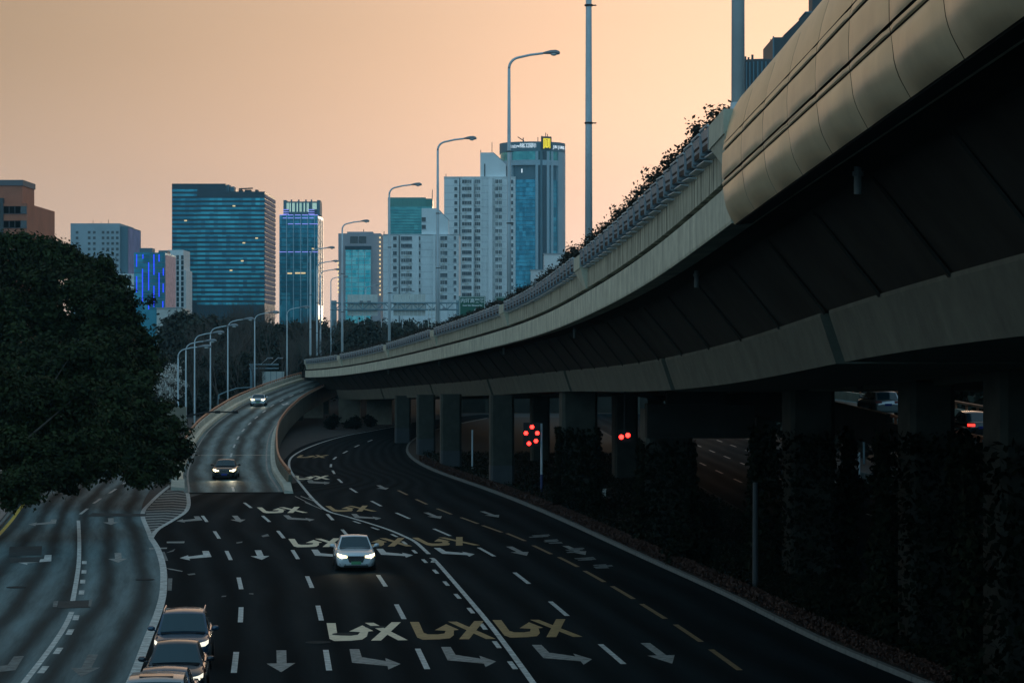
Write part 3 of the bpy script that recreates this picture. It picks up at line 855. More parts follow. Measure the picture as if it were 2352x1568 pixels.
# buttresses that carry the lamps
for i, s_ in enumerate(bays[:8]):
    mb = MB()
    a, b = s_ - .3, s_ + 3.0
    mb.hexa([VP.pt(a, .06, 1.14), VP.pt(s_ + .85, .06, 1.14), VP.pt(s_ + .85, .5, 1.14), VP.pt(a, .5, 1.14),
             VP.pt(a, -.20, 2.0), VP.pt(b, -.20, 2.0), VP.pt(b, .5, 1.95), VP.pt(a, .5, 1.95)])
    mb.hexa([VP.pt(a, -.22, 1.952), VP.pt(b, -.22, 1.952), VP.pt(b, .6, 1.952), VP.pt(a, .6, 1.952),
             VP.pt(a, -.22, 2.5), VP.pt(b, -.22, 2.5), VP.pt(b, .6, 2.5), VP.pt(a, .6, 2.5)])
    obj('buttress', mb, M['conc'], viaduct, world=True)
# girders below the deck with gaps at the cross beams
GAPS_Y = [-100, -60, -25, 5, 26, 42, 64, 84, 105.5, 127, 149]
gs = [VP.s_of_Y(v) for v in GAPS_Y]
for a, b in zip(gs, gs[1:]):
    for c0, c1 in ((2.7, 8.6), (10.0, 15.0), (16.4, 22.3)):
        mb = MB(); mb.sweep(VP, [(c0, -1.85), (c0 + .38, -2.98), (c1 - .38, -2.98), (c1, -1.85), (c1, -1.76), (c0, -1.76)], a + .7, b - .7, 3.0)
        obj('girder', mb, M['conc_girder'], viaduct, world=True)
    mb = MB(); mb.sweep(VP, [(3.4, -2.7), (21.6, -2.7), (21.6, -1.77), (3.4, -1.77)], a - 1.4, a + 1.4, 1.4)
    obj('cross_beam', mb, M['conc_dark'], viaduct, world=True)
# ribs across the soffit and drain pipes
for d in np.arange(VP.s_of_Y(6), VP.s_of_Y(150), 8.0):
    mb = MB(); mb.grid([[VP.pt(d + o, 1.32 + 1.36 * j / 3, -.04 - 1.70 * j / 3 - dz) for j in range(4)] for o, dz in ((-.12, 0), (-.1, .09), (.1, .09), (.12, 0))])
    obj('soffit_rib', mb, M['conc_dark'], viaduct, world=True)
for i, Y in enumerate((19, 31.2, 52, 73, 93, 117)):
    d = VP.s_of_Y(Y); mb = MB(); mb.tube([VP.pt(d, .95, .1), VP.pt(d, .95, -.42)], .07, 8); mb.tube([VP.pt(d, .95, -.02), VP.pt(d, .95, -.1)], .10, 8)
    obj('drain_pipe', mb, M['kerb'], viaduct, world=True, smooth=False)
# piers under the left girder, then the heavier ones nearer the viewer
def pier(px, Y, w, d, ztop, paint=None, rz=0.0):
    Y = Y * K; d = d * 1.7
    X = (px - CX) / F * Y
    mb = MB()
    c = .18
    def ring(z, k=1.0):
        a, b = w / 2 * k, d / 2
        return [(-a + c, -b, z), (a - c, -b, z), (a, -b + c, z), (a, b - c, z), (a - c, b, z), (-a + c, b, z), (-a, b - c, z), (-a, -b + c, z)]
    zs = [-.1, ztop]
    k = len(mb.v)
    for z in zs: mb.v += ring(z)
    for j in range(8): mb.face((k + j, k + (j + 1) % 8, k + 8 + (j + 1) % 8, k + 8 + j))
    mb.face([k + 8 + j for j in range(8)])
    o = obj('pier', mb, M['conc_pier'], viaduct, loc=(X, Y, 0), rz=rz); o.matrix_parent_inverse = viaduct.matrix_basis.inverted()
    if paint:
        pb = MB(); kk = 0
        for z in (-.1, paint): pb.v += [(x * 1.012, y * 1.012, zz) for x, y, zz in ring(z)]
        for j in range(8): pb.face((j, (j + 1) % 8, 8 + (j + 1) % 8, 8 + j))
        pb.face([8 + j for j in range(8)])
        obj('painted_base', pb, M['pier_paint'], o)
    return X
for px, Y, w, d, zt, pt_ in ((1152, 80.5, 1.75, 1.3, 6.75, 1.6), (1035, 92, 1.75, 1.3, 6.35, 1.6), (978, 104, 1.75, 1.3, 5.8, 1.6), (925, 118, 1.7, 1.3, 5.1, 1.6),
                            (1328, 68, 2.2, 1.5, 7.5, None), (1530, 56, 2.4, 1.6, 7.1, None), (1856, 48, 1.95, 1.5, 8.5, None), (2127, 37, 1.53, 1.3, 9.1, None), (2345, 30, 1.65, 1.3, 9.6, None), (1435, 84, 1.8, 1.4, 6.8, None), (1240, 96, 1.6, 1.3, 6.1, None)):
    pier(px, Y, w, d, zt, pt_, .07)
# heavy crosshead seen between two ivy piers
mb = MB()
cY = 55 * K
a, b = P(1484, 965, cY), P(1729, 965, cY)
mb.box(((a.x + b.x) / 2, cY, 6.55), (b.x - a.x, 2.4, 1.7)); mb.box(((a.x + b.x) / 2, cY - 1.2, 7.0), (b.x - a.x - .1, .12, .16)); mb.box(((a.x + b.x) / 2, cY - 1.2, 5.95), (b.x - a.x - .1, .12, .16))
obj('crosshead', mb, M['conc_dark'], viaduct, world=True)
mb = MB(); mb.box((P(1640, 900, 50 * K).x, cY, 7.7), (3, 1.4, .7)); obj('bearing_block', mb, M['conc_dark'], viaduct, world=True)

# ------------------------------------------------------------------ metal cladding on the nearest stretch
CL0, CL1 = VP.s_of_Y(-9.0), VP.s_of_Y(24.25)
clad = thing('metal_cladding', 'champagne metal panels bulging over the near edge of the elevated road', 'cladding', (5.2, 12 * K, 13.5))
prof = [(0.04, -.03), (-.10, .22), (-.17, .42), (-.215, .78), (-.235, .93), (-.24, 1.25), (-.225, 1.58), (-.20, 1.76), (-.13, 2.08), (0, 2.5), (.22, 2.86), (.55, 3.16), (1.0, 3.36), (1.6, 3.45)]
pz = np.array([p[1] for p in prof]); pc = np.array([p[0] for p in prof])
arc = np.concatenate([[0], np.cumsum(np.hypot(np.diff(pc), np.diff(pz)))])
def prof_at(q): return float(np.interp(q, arc, pc)), float(np.interp(q, arc, pz))
def arc_of(z): return float(np.interp(z, pz, arc))
mb = MB(); mb.sweep(VP, [(c + .07, z - .01) for c, z in prof] + [(1.6, 3.2), (.5, 2.6), (.45, 0.0)], CL0, CL1 - .05, 2.0)
obj('backing_shell', mb, M['seam'], clad, world=True)
def panel(sa, sb, q0, q1, pillow, nm):
    """One curved sheet; pillow pushes its middle outwards, edges turn in."""
    mb = MB(); rows = []
    NA, NB = 8, 8
    for i in range(NA + 1):
        u = i / NA; r = []
        for j in range(NB + 1):
            v = j / NB
            c, z = prof_at(q0 + (q1 - q0) * v)
            e = min(u, 1 - u, v * 1.2, (1 - v) * 1.2)
            turn = 0.025 * max(0.0, 1 - e / 0.03) if e < .03 else 0.0
            b = pillow * math.sin(math.pi * u) * (math.sin(math.pi * min(1, v * 1.0)) ** .7)
            b += 0.006 * mnoise.noise(Vector((sa * .4 + u * 2, q0 * 3 + v * 2, 3)))
            r.append(VP.pt(sa + (sb - sa) * u, c - b + turn, z))
        rows.append(r)
    mb.grid(rows)
    me = mb.mesh(nm, [M['gold']], True)
    o = link(nm, me, clad); o.matrix_parent_inverse = clad.matrix_basis.inverted()
step = 1.66 * K
rows_q = [(arc_of(-.03), arc_of(.80) - .01, .085, 'lower_panel'), (arc_of(.82), arc_of(.93) - .03, .0, 'trim_strip'), (arc_of(.93) + .03, arc_of(1.58) - .022, .012, 'middle_panel'),
          (arc_of(1.58) + .022, arc_of(1.76) - .022, .0, 'trim_strip'), (arc_of(1.76) + .022, arc_of(2.86), .012, 'upper_panel'), (arc_of(2.88), arc[-1], .01, 'top_panel')]
d = CL1; n = 0
while d > CL0 + step:
    for q0, q1, pl, nm in rows_q:
        panel(d - step + .022, d - .022, q0, q1, pl, nm)
    d -= step; n += 1

# ------------------------------------------------------------------ planters hung on the parapet, shrubs in them
def planter_proto():
    t = thing('planter_box', '', 'planter')
    L = 1.72
    rim = MB()
    rim.tube([(-.40, -L / 2, .66), (-.40, L / 2, .66)], .035, 6); rim.box((-.17, -L / 2 + .02, .64), (.5, .045, .05)); rim.box((-.17, L / 2 - .02, .64), (.5, .045, .05)); rim.box((.06, 0, .63), (.05, L, .05))
    obj('rim', rim, M['planter_rim'], t)
    for nm, z0, z1, x0, x1 in (('upper_panel', .36, .60, -.385, -.36), ('lower_panel', .04, .28, -.355, -.31)):
        b = MB(); n = 6
        for k in range(n):
            ya = -L / 2 + L * k / n + .015; yb = -L / 2 + L * (k + 1) / n - .015
            b.hexa([(x1, ya, z0), (.05, ya, z0), (.05, yb, z0), (x1, yb, z0), (x0, ya, z1), (.05, ya, z1), (.05, yb, z1), (x0, yb, z1)])
        o = obj(nm, b, M['planter'], t); stuff(o)
    tr = MB(); tr.box((-.15, 0, .31), (.38, L - .08, .52)); obj('trough', tr, M['seam'], t)
    for y in (-L / 2 + .05, L / 2 - .05):
        b = MB(); b.box((-.36, y, .33), (.05, .05, .66)); b.box((.03, y, .33), (.05, .05, .66)); b.box((-.16, y, -.01), (.42, .05, .05)); obj('bracket', b, M['planter'], t)
    dr = MB(); dr.hexa([(-.26, -L / 2, -.10), (.10, -L / 2, -.14), (.10, L / 2, -.14), (-.26, L / 2, -.10), (-.26, -L / 2, -.07), (.10, -L / 2, -.07), (.10, L / 2, -.07), (-.26, L / 2, -.07)]); obj('drip_tray', dr, M['planter_rim'], t)
    return t
def leaf_mesh(name, pts, size, mats, flat=0.5, aspect=1.6, normals=None):
    """A cloud of small folded leaves at the given points."""
    n = len(pts); pts = np.asarray(pts)
    a = rng.normal(size=(n, 3)); a /= np.linalg.norm(a, axis=1, keepdims=True)
    b = rng.normal(size=(n, 3)); b[:, 2] *= flat
    b -= a * np.sum(a * b, axis=1, keepdims=True); b /= np.linalg.norm(b, axis=1, keepdims=True) + 1e-9
    if normals is not None:
        nn = np.asarray(normals) + rng.normal(size=(n, 3)) * .45
        nn /= np.linalg.norm(nn, axis=1, keepdims=True) + 1e-9
        a = a - nn * np.sum(a * nn, axis=1, keepdims=True); a /= np.linalg.norm(a, axis=1, keepdims=True) + 1e-9
        b = np.cross(nn, a)
    s = size * rng.uniform(.6, 1.4, size=(n, 1))
    v = np.empty((n, 4, 3))
    v[:, 0] = pts - a * s * aspect * .5; v[:, 1] = pts + b * s * .5; v[:, 2] = pts + a * s * aspect * .5; v[:, 3] = pts - b * s * .5
    return quads_mesh(name, v, mats)
def quads_mesh(name, v, mats):
    n = len(v)
    me = bpy.data.meshes.new(name)
    me.vertices.add(n * 4); me.vertices.foreach_set("co", v.reshape(-1).astype(np.float32))
    me.loops.add(n * 4); me.loops.foreach_set("vertex_index", np.arange(n * 4, dtype=np.int32))
    me.polygons.add(n); me.polygons.foreach_set("loop_start", np.arange(0, n * 4, 4, dtype=np.int32))
    try: me.polygons.foreach_set("loop_total", np.full(n, 4, dtype=np.int32))
    except Exception: pass
    for m in mats: me.materials.append(m)
    me.update(calc_edges=True); me.validate()
    return me
def shrub_meshes(k):
    tw = MB(); tips = []
    for i in range(20):
        y = random.uniform(-.8, .8); h = random.uniform(.25, .62) * (1 + .35 * math.sin(k * 2 + y * 3))
        p0 = Vector((random.uniform(-.05, .1), y, 0)); p1 = p0 + Vector((random.uniform(-.16, .12), random.uniform(-.15, .15), h * .6)); p2 = p1 + Vector((random.uniform(-.14, .14), random.uniform(-.16, .16), h * .45))
        tw.tube([p0, p1, p2], [.012, .008, .004], 4); tips += [p0.lerp(p1, .5), p1, p1.lerp(p2, .5), p2]
    pts = []
    for i in range(760):
        c = random.choice(tips); w = .09 if random.random() < .8 else .16
        pts.append((c.x + random.gauss(0, w * .8), c.y + random.gauss(0, w), max(-.05, c.z + random.gauss(0, w * .8))))
    return leaf_mesh('foliage', pts, .07, [M['leaf_shrub']]), tw.mesh('stems', [M['twig']])
shrub_kinds = [shrub_meshes(k) for k in range(4)]
proto = planter_proto(); pn = 0
for bi in range(len(bays) - 3):
    a, b = bays[bi] + 3.2, bays[bi + 1] - .4
    n = (23, 23, 22, 20, 18, 16, 16)[bi]
    for k in range(n):
        d = a + (b - a) * (k + .5) / n
        pn += 1
        X = VP.pt(d, .10, 2.03)
        lab = "grey slatted planter box on the elevated road's edge, %s from the metal cladding" % nth(pn)
        if pn == 1: o = proto
        else: o = dup(proto)
        o["label"] = lab; o["group"] = "planter boxes along the elevated road"
        o.location = X; o.rotation_euler = (random.uniform(-.012, .012), random.uniform(-.02, .02), VP.heading(d))
        o.scale = (.80, (b - a) / n / 1.86, .86)
        lf, st = random.choice(shrub_kinds)
        sh = thing('shrub', "straggly dark shrub growing in the planter box, %s from the metal cladding" % nth(pn), 'shrub', X + Vector((.06, 0, .42)), VP.heading(d) + (math.pi if random.random() < .5 else 0), 'shrubs in the planter boxes')
        kz = random.uniform(.5, 1.0) * (1.1 if pn < 30 else .9)
        sh.scale = (1.1, 1.3, kz)
        link('foliage', lf, sh); link('stems', st, sh)

# ================================================================== STREET LAMPS
def lamp_proto(Hp, arm, r0, name='street_lamp', clamp=True, rise=.9):
    """Bent-arm lamp: the arm leans out along local +x."""
    t = thing(name, '', 'street lamp')
    R = .75
    mb = MB(); mb.tube([(0, 0, 0), (0, 0, Hp * .35), (0, 0, Hp * .75), (0, 0, Hp - R)], [r0, r0 * .9, r0 * .72, r0 * .6], 10)
    obj('pole', mb, M['lamp_pole'], t, smooth=True)
    pts = []
    for k in range(7):
        w = math.radians(74) * k / 6
        pts.append((R * (1 - math.cos(w)), 0, Hp - R + R * math.sin(w)))
    ex, ez = pts[-1][0], pts[-1][2]
    pts.append((ex + arm * .5, 0, ez + rise * .13 * arm)); pts.append((ex + arm, 0, ez + rise * .2 * arm))
    mb = MB(); mb.tube(pts, [r0 * .6 - .012 * r0 * i for i in range(len(pts))], 8); obj('arm', mb, M['lamp_pole'], t, smooth=True)
    hx, hz = pts[-1][0], pts[-1][2]
    mb = MB()
    mb.tube([(hx - .12, 0, hz - .02), (hx + .12, 0, hz + .03), (hx + .5, 0, hz + .08), (hx + .85, 0, hz + .08), (hx + 1.05, 0, hz + .03), (hx + 1.12, 0, hz - .02)], [.05, .085, .14, .165, .13, .05], 10)
    h = obj('lamp_head', mb, M['lamp_head'], t, smooth=True)
    mb = MB(); mb.lathe([(.02, -.15), (.09, -.13), (.15, -.06), (.155, 0)], 12, (hx + .72, 0, hz - .02), sx=1.5); obj('lens', mb, M['lamp_lens'], h, smooth=True)
    if clamp:
        for z in (Hp * .33, Hp * .62):
            mb = MB(); mb.lathe([(r0 * .9, -.04), (r0 * 1.12, -.035), (r0 * 1.12, .035), (r0 * .8, .04)], 10, (0, 0, z)); mb.box((r0 * 1.5, 0, z), (.16, .05, .05)); obj('clamp', mb, M['dark_metal'], t)
    mb = MB(); mb.lathe([(r0 * 2.0, 0), (r0 * 2.0, .03), (r0 * 1.25, .05), (r0 * 1.1, .35)], 10); obj('base', mb, M['lamp_pole'], t)
    return t
big = lamp_proto(16.6, 1.75, .155)
lamp_desc = {0: 'thick dark lamp pole rising beside the metal cladding, its head out of view', 1: 'tall lamp pole on the viaduct whose head is out of view, left of the cladding',
             2: 'tallest complete street lamp, its pole crossing the white residential tower', 3: 'street lamp whose pole crosses the gap left of the tallest residential tower',
             4: 'street lamp on the viaduct standing before the glass tower with a green top', 5: 'street lamp on the viaduct, its pole before the brown tower with the cyan front'}
tops = {2: 122, 3: 318, 4: 424, 5: 508}
for i in range(6):
    d = bays[i] + 1.3
    X, Y, Z = VP.at(d); base = VP.pt(d, .28, 2.49)
    o = big if i == 0 else dup(big)
    o.location = base; o.rotation_euler = (0, 0, VP.heading(d) * .5)
    s_ = 1.0
    if i in tops:
        want = H + (HY - tops[i]) / F * base.y
        s_ = (want - base.z) / 16.9
    o.scale = (s_, s_, s_); o["label"] = lamp_desc[i]; o["group"] = 'street lamps on the elevated road'
far = [(713, 158, 569), (728, 180, 600), (736, 196, 619), (760, 226, 635), (840, 285, 655), (884, 330, 661), (925, 372, 669), (612, 330, 706)]
fd = ['leftmost lamp of the tight cluster at the bend of the elevated road', 'middle lamp of the tight cluster at the bend of the elevated road', 'rightmost pole of the tight lamp cluster at the bend of the elevated road',
      'street lamp beside the left post of the sign gantry', 'small far street lamp before the cyan tower front', 'small far street lamp just above the left white sign back', 'farthest small street lamp just above the right white sign back', 'small lamp far off at the gantry post']
for (px, Y, py), lab in zip(far[:7], fd):
    Y = Y * K
    zt = H + (HY - py) / F * Y; zb = float(VZ(Y)) + 1.3
    o = dup(big, loc=((px - CX) / F * Y, Y, zb), rz=0.0, label=lab, group='street lamps on the elevated road')
    k = (zt - zb) / 16.9; o.scale = (k, k, k)
# thin poles standing on the far deck below the gantry
pp = MB(); pp.tube([(0, 0, 0), (0, 0, 5.0)], [.09, .07], 6)
pme = pp.mesh('lamp_pole', [M['lamp_pole']])
for i, (px, Y) in enumerate(((823, 240), (837, 240), (876, 245), (903, 250), (924, 250), (961, 255), (971, 255))):
    Y = Y * K
    o = link('slim_post', pme, None, ((px - CX) / F * Y, Y, float(VZ(Y)) + 1.26)); o.scale = (1, 1, 1.85)
    tag(o, 'slim pale post below the gantry sign backs, %s from the left' % nth(i + 1), 'post', 'slim posts below the gantry')
small = lamp_proto(10.0, 1.25, .095, clamp=False)
rl_ = [(113, 762), (125, 746), (136.5, 731), (151.5, 716), (168, 704)]
rd = ['lamp on the ramp parapet whose head nearly touches the next pole, lowest of the row', 'lamp on the left ramp parapet, second up from the foot of the ramp', 'lamp on the left ramp parapet, standing level with the white car', 'lamp on the left ramp parapet beside the blue-grey sign', 'farthest lamp on the left ramp parapet, just left of the viaduct tip']
for i, ((Y, py), lab) in enumerate(zip(rl_, rd)):
    d = RP.s_of_Y(Y); b = RP.pt(d, RL(d) - .95, -.6)
    o = small if i == 0 else dup(small)
    o.location = b; o.rotation_euler = (0, 0, -.12); k = (H + (HY - py) / F * b.y - b.z) / 10.3
    o.scale = (k, k, k); o["label"] = lab; o["group"] = 'street lamps along the ramp'
for px, Y, py, lab in ((409, 104, 794, 'street lamp on the ground just right of the dark tree, nearest the crown'), (427, 120, 781, 'street lamp behind the grey sign back left of the ramp')):
    Y = Y * K
    zt = H + (HY - py) / F * Y
    o = dup(small, loc=((px - CX) / F * Y, Y, 0), rz=-.12, label=lab, group='street lamps along the ramp'); k = zt / 10.3; o.scale = (k * 1.1, k * 1.1, k)
for mb_ in ():
    pass

# ================================================================== SIGNS AND GANTRIES
def text(name, body, size, loc, m, parent, rot=(math.pi / 2, 0, 0), extrude=.02, align='CENTER', bold=0.0):
    c = bpy.data.curves.new(name, 'FONT'); c.body = body; c.size = size; c.extrude = extrude; c.align_x = align; c.align_y = 'CENTER'; c.offset = bold
    c.resolution_u = 2
    c.materials.append(m)
    o = link(name, c, parent, loc); o.rotation_euler = rot
    return o
gY = 232.0 * K
ga_ = thing('sign_gantry', 'blue-grey truss gantry carrying two white sign backs over the far elevated road', 'gantry', P(768, 760, gY) * 1.0)
def gpt(x, y, dy=0.0): return P(x, y, gY) + Vector((0, dy, 0))
def gobj(nm, mb, m): return obj(nm, mb, m, ga_, world=True)
mb = MB(); zb_ = float(VZ(gY)) + 1.2
a = gpt(767, 690); mb.box((a.x, gY + .6, (a.z + zb_) / 2), (1.1, 1.1, a.z - zb_)); gobj('post', mb, M['steel_blue'])
a = gpt(1052, 690); mb = MB(); mb.box((a.x, gY + .6, (a.z + zb_) / 2), (.8, .8, a.z - zb_)); gobj('post', mb, M['steel_blue'])
for dy in (0.0, 1.3):
    for y in (695.5, 711):
        mb = MB(); mb.tube([gpt(761, y, dy), gpt(1052, y, dy)], .16, 6); gobj('chord', mb, M['steel_blue'])
x = 770; k = 0
while x < 1040:
    mb = MB(); mb.tube([gpt(x, 695.5 if k % 2 else 711, 0), gpt(x + 16, 711 if k % 2 else 695.5, 0)], .11, 5); gobj('brace', mb, M['steel_blue'])
    mb = MB(); mb.tube([gpt(x, 695.5, 0), gpt(x, 711, 0)], .08, 5); gobj('brace', mb, M['steel_blue']); x += 16; k += 1
for x0, x1, y0, y1 in ((797, 867, 676, 725), (903, 977, 675, 725)):
    n = 8
    for j in range(n):
        a, b = gpt(x0 + (x1 - x0) * j / n, y0, 1.6), gpt(x0 + (x1 - x0) * (j + 1) / n - .6, y1, 1.6)
        mb = MB(); mb.box(((a.x + b.x) / 2, a.y, (a.z + b.z) / 2), (b.x - a.x, .12, a.z - b.z)); gobj('sign_back_panel', mb, M['panel_grey'])
# ladder cage and small devices at the right end
mb = MB()
for x in (984, 992, 1000): mb.tube([gpt(x, 700, -.4), gpt(x, 762, -.4)], .07, 5)
for y in range(706, 762, 8): mb.tube([gpt(984, y, -.4), gpt(1000, y, -.4)], .05, 5)
gobj('ladder', mb, M['panel_grey'])
for x, y in ((830, 692), (848, 692), (884, 731), (893, 733), (986, 733), (1020, 708)):
    mb = MB(); a = gpt(x, y, -.2); mb.box((a.x, a.y, a.z), (.7, .5, .35)); gobj('camera_box', mb, M['lamp_head'])
sY = 150.0 * K
sg = thing('direction_sign', 'green direction sign with white Chinese lettering half hidden by the planters', 'road sign', P(1085, 760, sY))
def green(x0, x1, y0, y1, parent, Y):
    a, b = P(x0, y0, Y), P(x1, y1, Y)
    mb = MB(); mb.box(((a.x + b.x) / 2, Y + .06, (a.z + b.z) / 2), (b.x - a.x, .1, a.z - b.z)); obj('plate', mb, M['sign_green'], parent, world=True)
    mb = MB(); w = .07
    for c, s_ in (((a.x + b.x) / 2, a.z - .12), ((a.x + b.x) / 2, b.z + .12)): mb.box((c, Y - .005, s_), (b.x - a.x - .2, .02, w))
    for c in (a.x + .12, b.x - .12): mb.box((c, Y - .007, (a.z + b.z) / 2), (w, .02, a.z - b.z - .24))
    obj('border', mb, M['sign_white'], parent, world=True)
green(1054, 1115, 680, 735, sg, sY)
a = P(1085, 691, sY)
for nm, body, size, dz in (('lettering', '内环高架路', .66, 0), ('small_lettering', 'Inner Ring Elevated Rd', .29, -.62)):
    o = text(nm, body, size, (a.x, sY - .012, a.z + dz), M['sign_white'], sg, extrude=.008, bold=.012); o.matrix_parent_inverse = sg.matrix_basis.inverted()
mb = MB(); a1 = P(1093, 706, sY)
mb.poly([(a1.x - .35, sY - .012, a1.z - .6), (a1.x - .15, sY - .012, a1.z - .2), (a1.x + .2, sY - .012, a1.z + .1), (a1.x + .1, sY - .012, a1.z - .15), (a1.x - .02, sY - .012, a1.z - .35), (a1.x - .1, sY - .012, a1.z - .8)]); obj('arrow', mb, M['sign_white'], sg, world=True)
for x in (1060, 1110):
    mb = MB(); p = P(x, 700, sY); mb.tube([(p.x, sY + .2, p.z), (p.x, sY + .2, float(VZ(sY)) + 1.2)], .12, 8); obj('post', mb, M['steel_blue'], sg, world=True)
sg2 = thing('direction_sign', 'second green sign, only its corner showing above the planters', 'road sign', P(1150, 760, sY + 2))
green(1137, 1200, 681, 735, sg2, sY + 2)
mb = MB(); p = P(1168, 700, sY + 2); mb.tube([(p.x, sY + 2.2, p.z), (p.x, sY + 2.2, float(VZ(sY)) + 1.2)], .12, 8); obj('post', mb, M['steel_blue'], sg2, world=True)
# blue-grey sign left of the upper ramp
tY = 173.0 * K
s3 = thing('overhead_sign', 'blue-grey sign back with two small lamps left of the upper ramp', 'road sign', (P(578, 0, tY).x, tY, 0))
mb = MB(); a = P(578, 835, tY); mb.box((a.x, tY, a.z / 2), (.5, .5, a.z)); obj('post', mb, M['steel_blue'], s3, world=True)
for y in (837, 846):
    mb = MB(); mb.tube([P(572, y, tY), P(640, y, tY)], .12, 6); obj('beam', mb, M['steel_blue'], s3, world=True)
a, b = P(602, 853, tY - .3), P(655, 884, tY - .3)
mb = MB(); mb.box(((a.x + b.x) / 2, a.y, (a.z + b.z) / 2), (b.x - a.x, .12, a.z - b.z)); pl_ = obj('sign_panel', mb, M['panel_grey'], s3, world=True)
mb = MB()
for k in range(4): mb.box((a.x + (b.x - a.x) * (k + .5) / 4, a.y - .1, (a.z + b.z) / 2), (.08, .06, a.z - b.z))
obj('stiffener', mb, M['steel_blue'], pl_)
for x in (600, 623):
    mb = MB(); mb.tube([P(x, 836, tY), P(x + 14, 823, tY - 1), P(x + 21, 822, tY - 1.2)], .06, 5); obj('lamp_arm', mb, M['lamp_pole'], s3, world=True)
    mb = MB(); q = P(x + 20, 822, tY - 1.2); mb.box(q, (.9, .35, .2)); obj('lamp_head', mb, M['lamp_head'], s3, world=True)
# sign back at the nose of the ramp, with its long arm over the ramp
qY = 83.5 * K
s4 = thing('arm_sign', 'square grey sign back on a post at the ramp nose, with a thin arm', 'road sign', (P(392, 0, qY).x, qY, 0))
mb = MB(); x = P(392, 0, qY).x; mb.tube([(x, qY, 0), (x, qY, 5.6)], [.16, .13], 10); obj('post', mb, M['lamp_pole'], s4, world=True, smooth=True)
a, b = P(369, 934, qY - .25), P(428, 987, qY - .25)
mb = MB(); mb.box(((a.x + b.x) / 2, a.y, (a.z + b.z) / 2), (b.x - a.x, .14, a.z - b.z)); obj('sign_panel', mb, M['conc_beige'], s4, world=True)
mb = MB(); mb.tube([P(428, 955, qY), P(480, 946, qY), P(515, 945.5, qY), P(545, 947, qY)], [.07, .06, .055, .05], 6); obj('arm', mb, M['dark_metal'], s4, world=True)
for x_ in (500, 541):
    mb = MB(); mb.box(P(x_, 946, qY), (.4, .25, .2)); obj('camera_box', mb, M['dark_metal'], s4, world=True)
# curved mast arm left of the ramp
mY = 152.0 * K
s5 = thing('signal_mast', 'thin curved mast arm reaching right among the ramp lamps', 'signal mast', (P(502, 0, mY).x, mY, 0))
mb = MB(); a = P(502, 907, mY); mb.tube([(a.x, mY, 0), a], [.16, .13], 8); obj('post', mb, M['steel_blue'], s5, world=True)
mb = MB(); mb.tube([a, P(520, 899, mY), P(545, 891, mY), P(578, 889, mY)], [.1, .09, .07, .06], 6); obj('arm', mb, M['steel_blue'], s5, world=True)
mb = MB(); q = P(508, 925, mY); mb.box(q, (.7, .3, 1.1)); obj('signal_box', mb, M['leaf_red'], s5, world=True)

# ================================================================== TRAFFIC LIGHTS UNDER THE VIADUCT
def traffic_light(px, py_base, Y, dots, label, pole=True, boxes=()):
    Y = Y * K; X = (px - CX) / F * Y
    t = thing('traffic_light', label, 'traffic light', (X, Y, 0))
    if pole:
        top = H + (HY - 972) / F * Y
        mb = MB(); mb.tube([(0, 0, 1.3), (0, 0, top)], .09, 8); obj('pole', mb, M['lamp_pole'], t)
        mb = MB(); mb.tube([(0, 0, 0.05), (0, 0, 1.3)], .10, 8); obj('pole_base', mb, mat('blue_band', (.03, .05, .16), .6), t)
    for (x0, x1, y0, y1) in boxes:
        a, b = P(x0, y0, Y), P(x1, y1, Y)
        mb = MB(); mb.box(((a.x + b.x) / 2, Y, (a.z + b.z) / 2), (b.x - a.x, .22, a.z - b.z)); obj('housing', mb, M['dark_metal'], t, world=True)
        if pole:
            mb = MB(); mb.tube([((a.x + b.x) / 2, Y + .05, (a.z + b.z) / 2), (X, Y + .05, (a.z + b.z) / 2)], .04, 5); obj('bracket', mb, M['dark_metal'], t, world=True)
    for x, y in dots:
        p = P(x, y, Y); mb = MB()
        mb.lathe([(.145, 0), (.14, .03), (.09, .055), (.01, .065)], 12)
        o = obj('red_lens', mb, M['red_led'], t, smooth=True); o.rotation_euler = (math.pi / 2, 0, 0); o.location = (p.x - X, -.112, p.z)
        mb = MB(); r = .17
        mb.grid([[(r * math.cos(w), 0, r * math.sin(w)), (r * math.cos(w), -.22, r * math.sin(w))] for w in np.linspace(-.1, math.pi + .1, 9)])
        v = obj('visor', mb, M['dark_metal'], t); v.location = (p.x - X, -.1, p.z)
    return t
traffic_light(1244, 0, 77, [(1222, 980), (1208, 994), (1234, 994), (1215, 1018), (1231, 1012)], 'cluster of five red signal lights beside a pale pole under the elevated road',
              boxes=((1202, 1215, 970, 1024), (1216, 1228, 970, 1024), (1229, 1240, 970, 1024)))
traffic_light(1435, 0, 66, [(1427, 1003), (1442, 999)], 'pair of red signal lights deeper under the elevated road', pole=False, boxes=((1420, 1450, 988, 1014),))
t2 = MB(); a = P(1435, 988, 66 * K); t2.tube([(a.x, a.y + .1, a.z), (a.x, a.y + .1, a.z + 4.2)], .05, 6)
tl2 = [o for o in COL.objects if o.name.startswith('traffic_light')][-1]
obj('hanger', t2, M['dark_metal'], tl2, world=True)
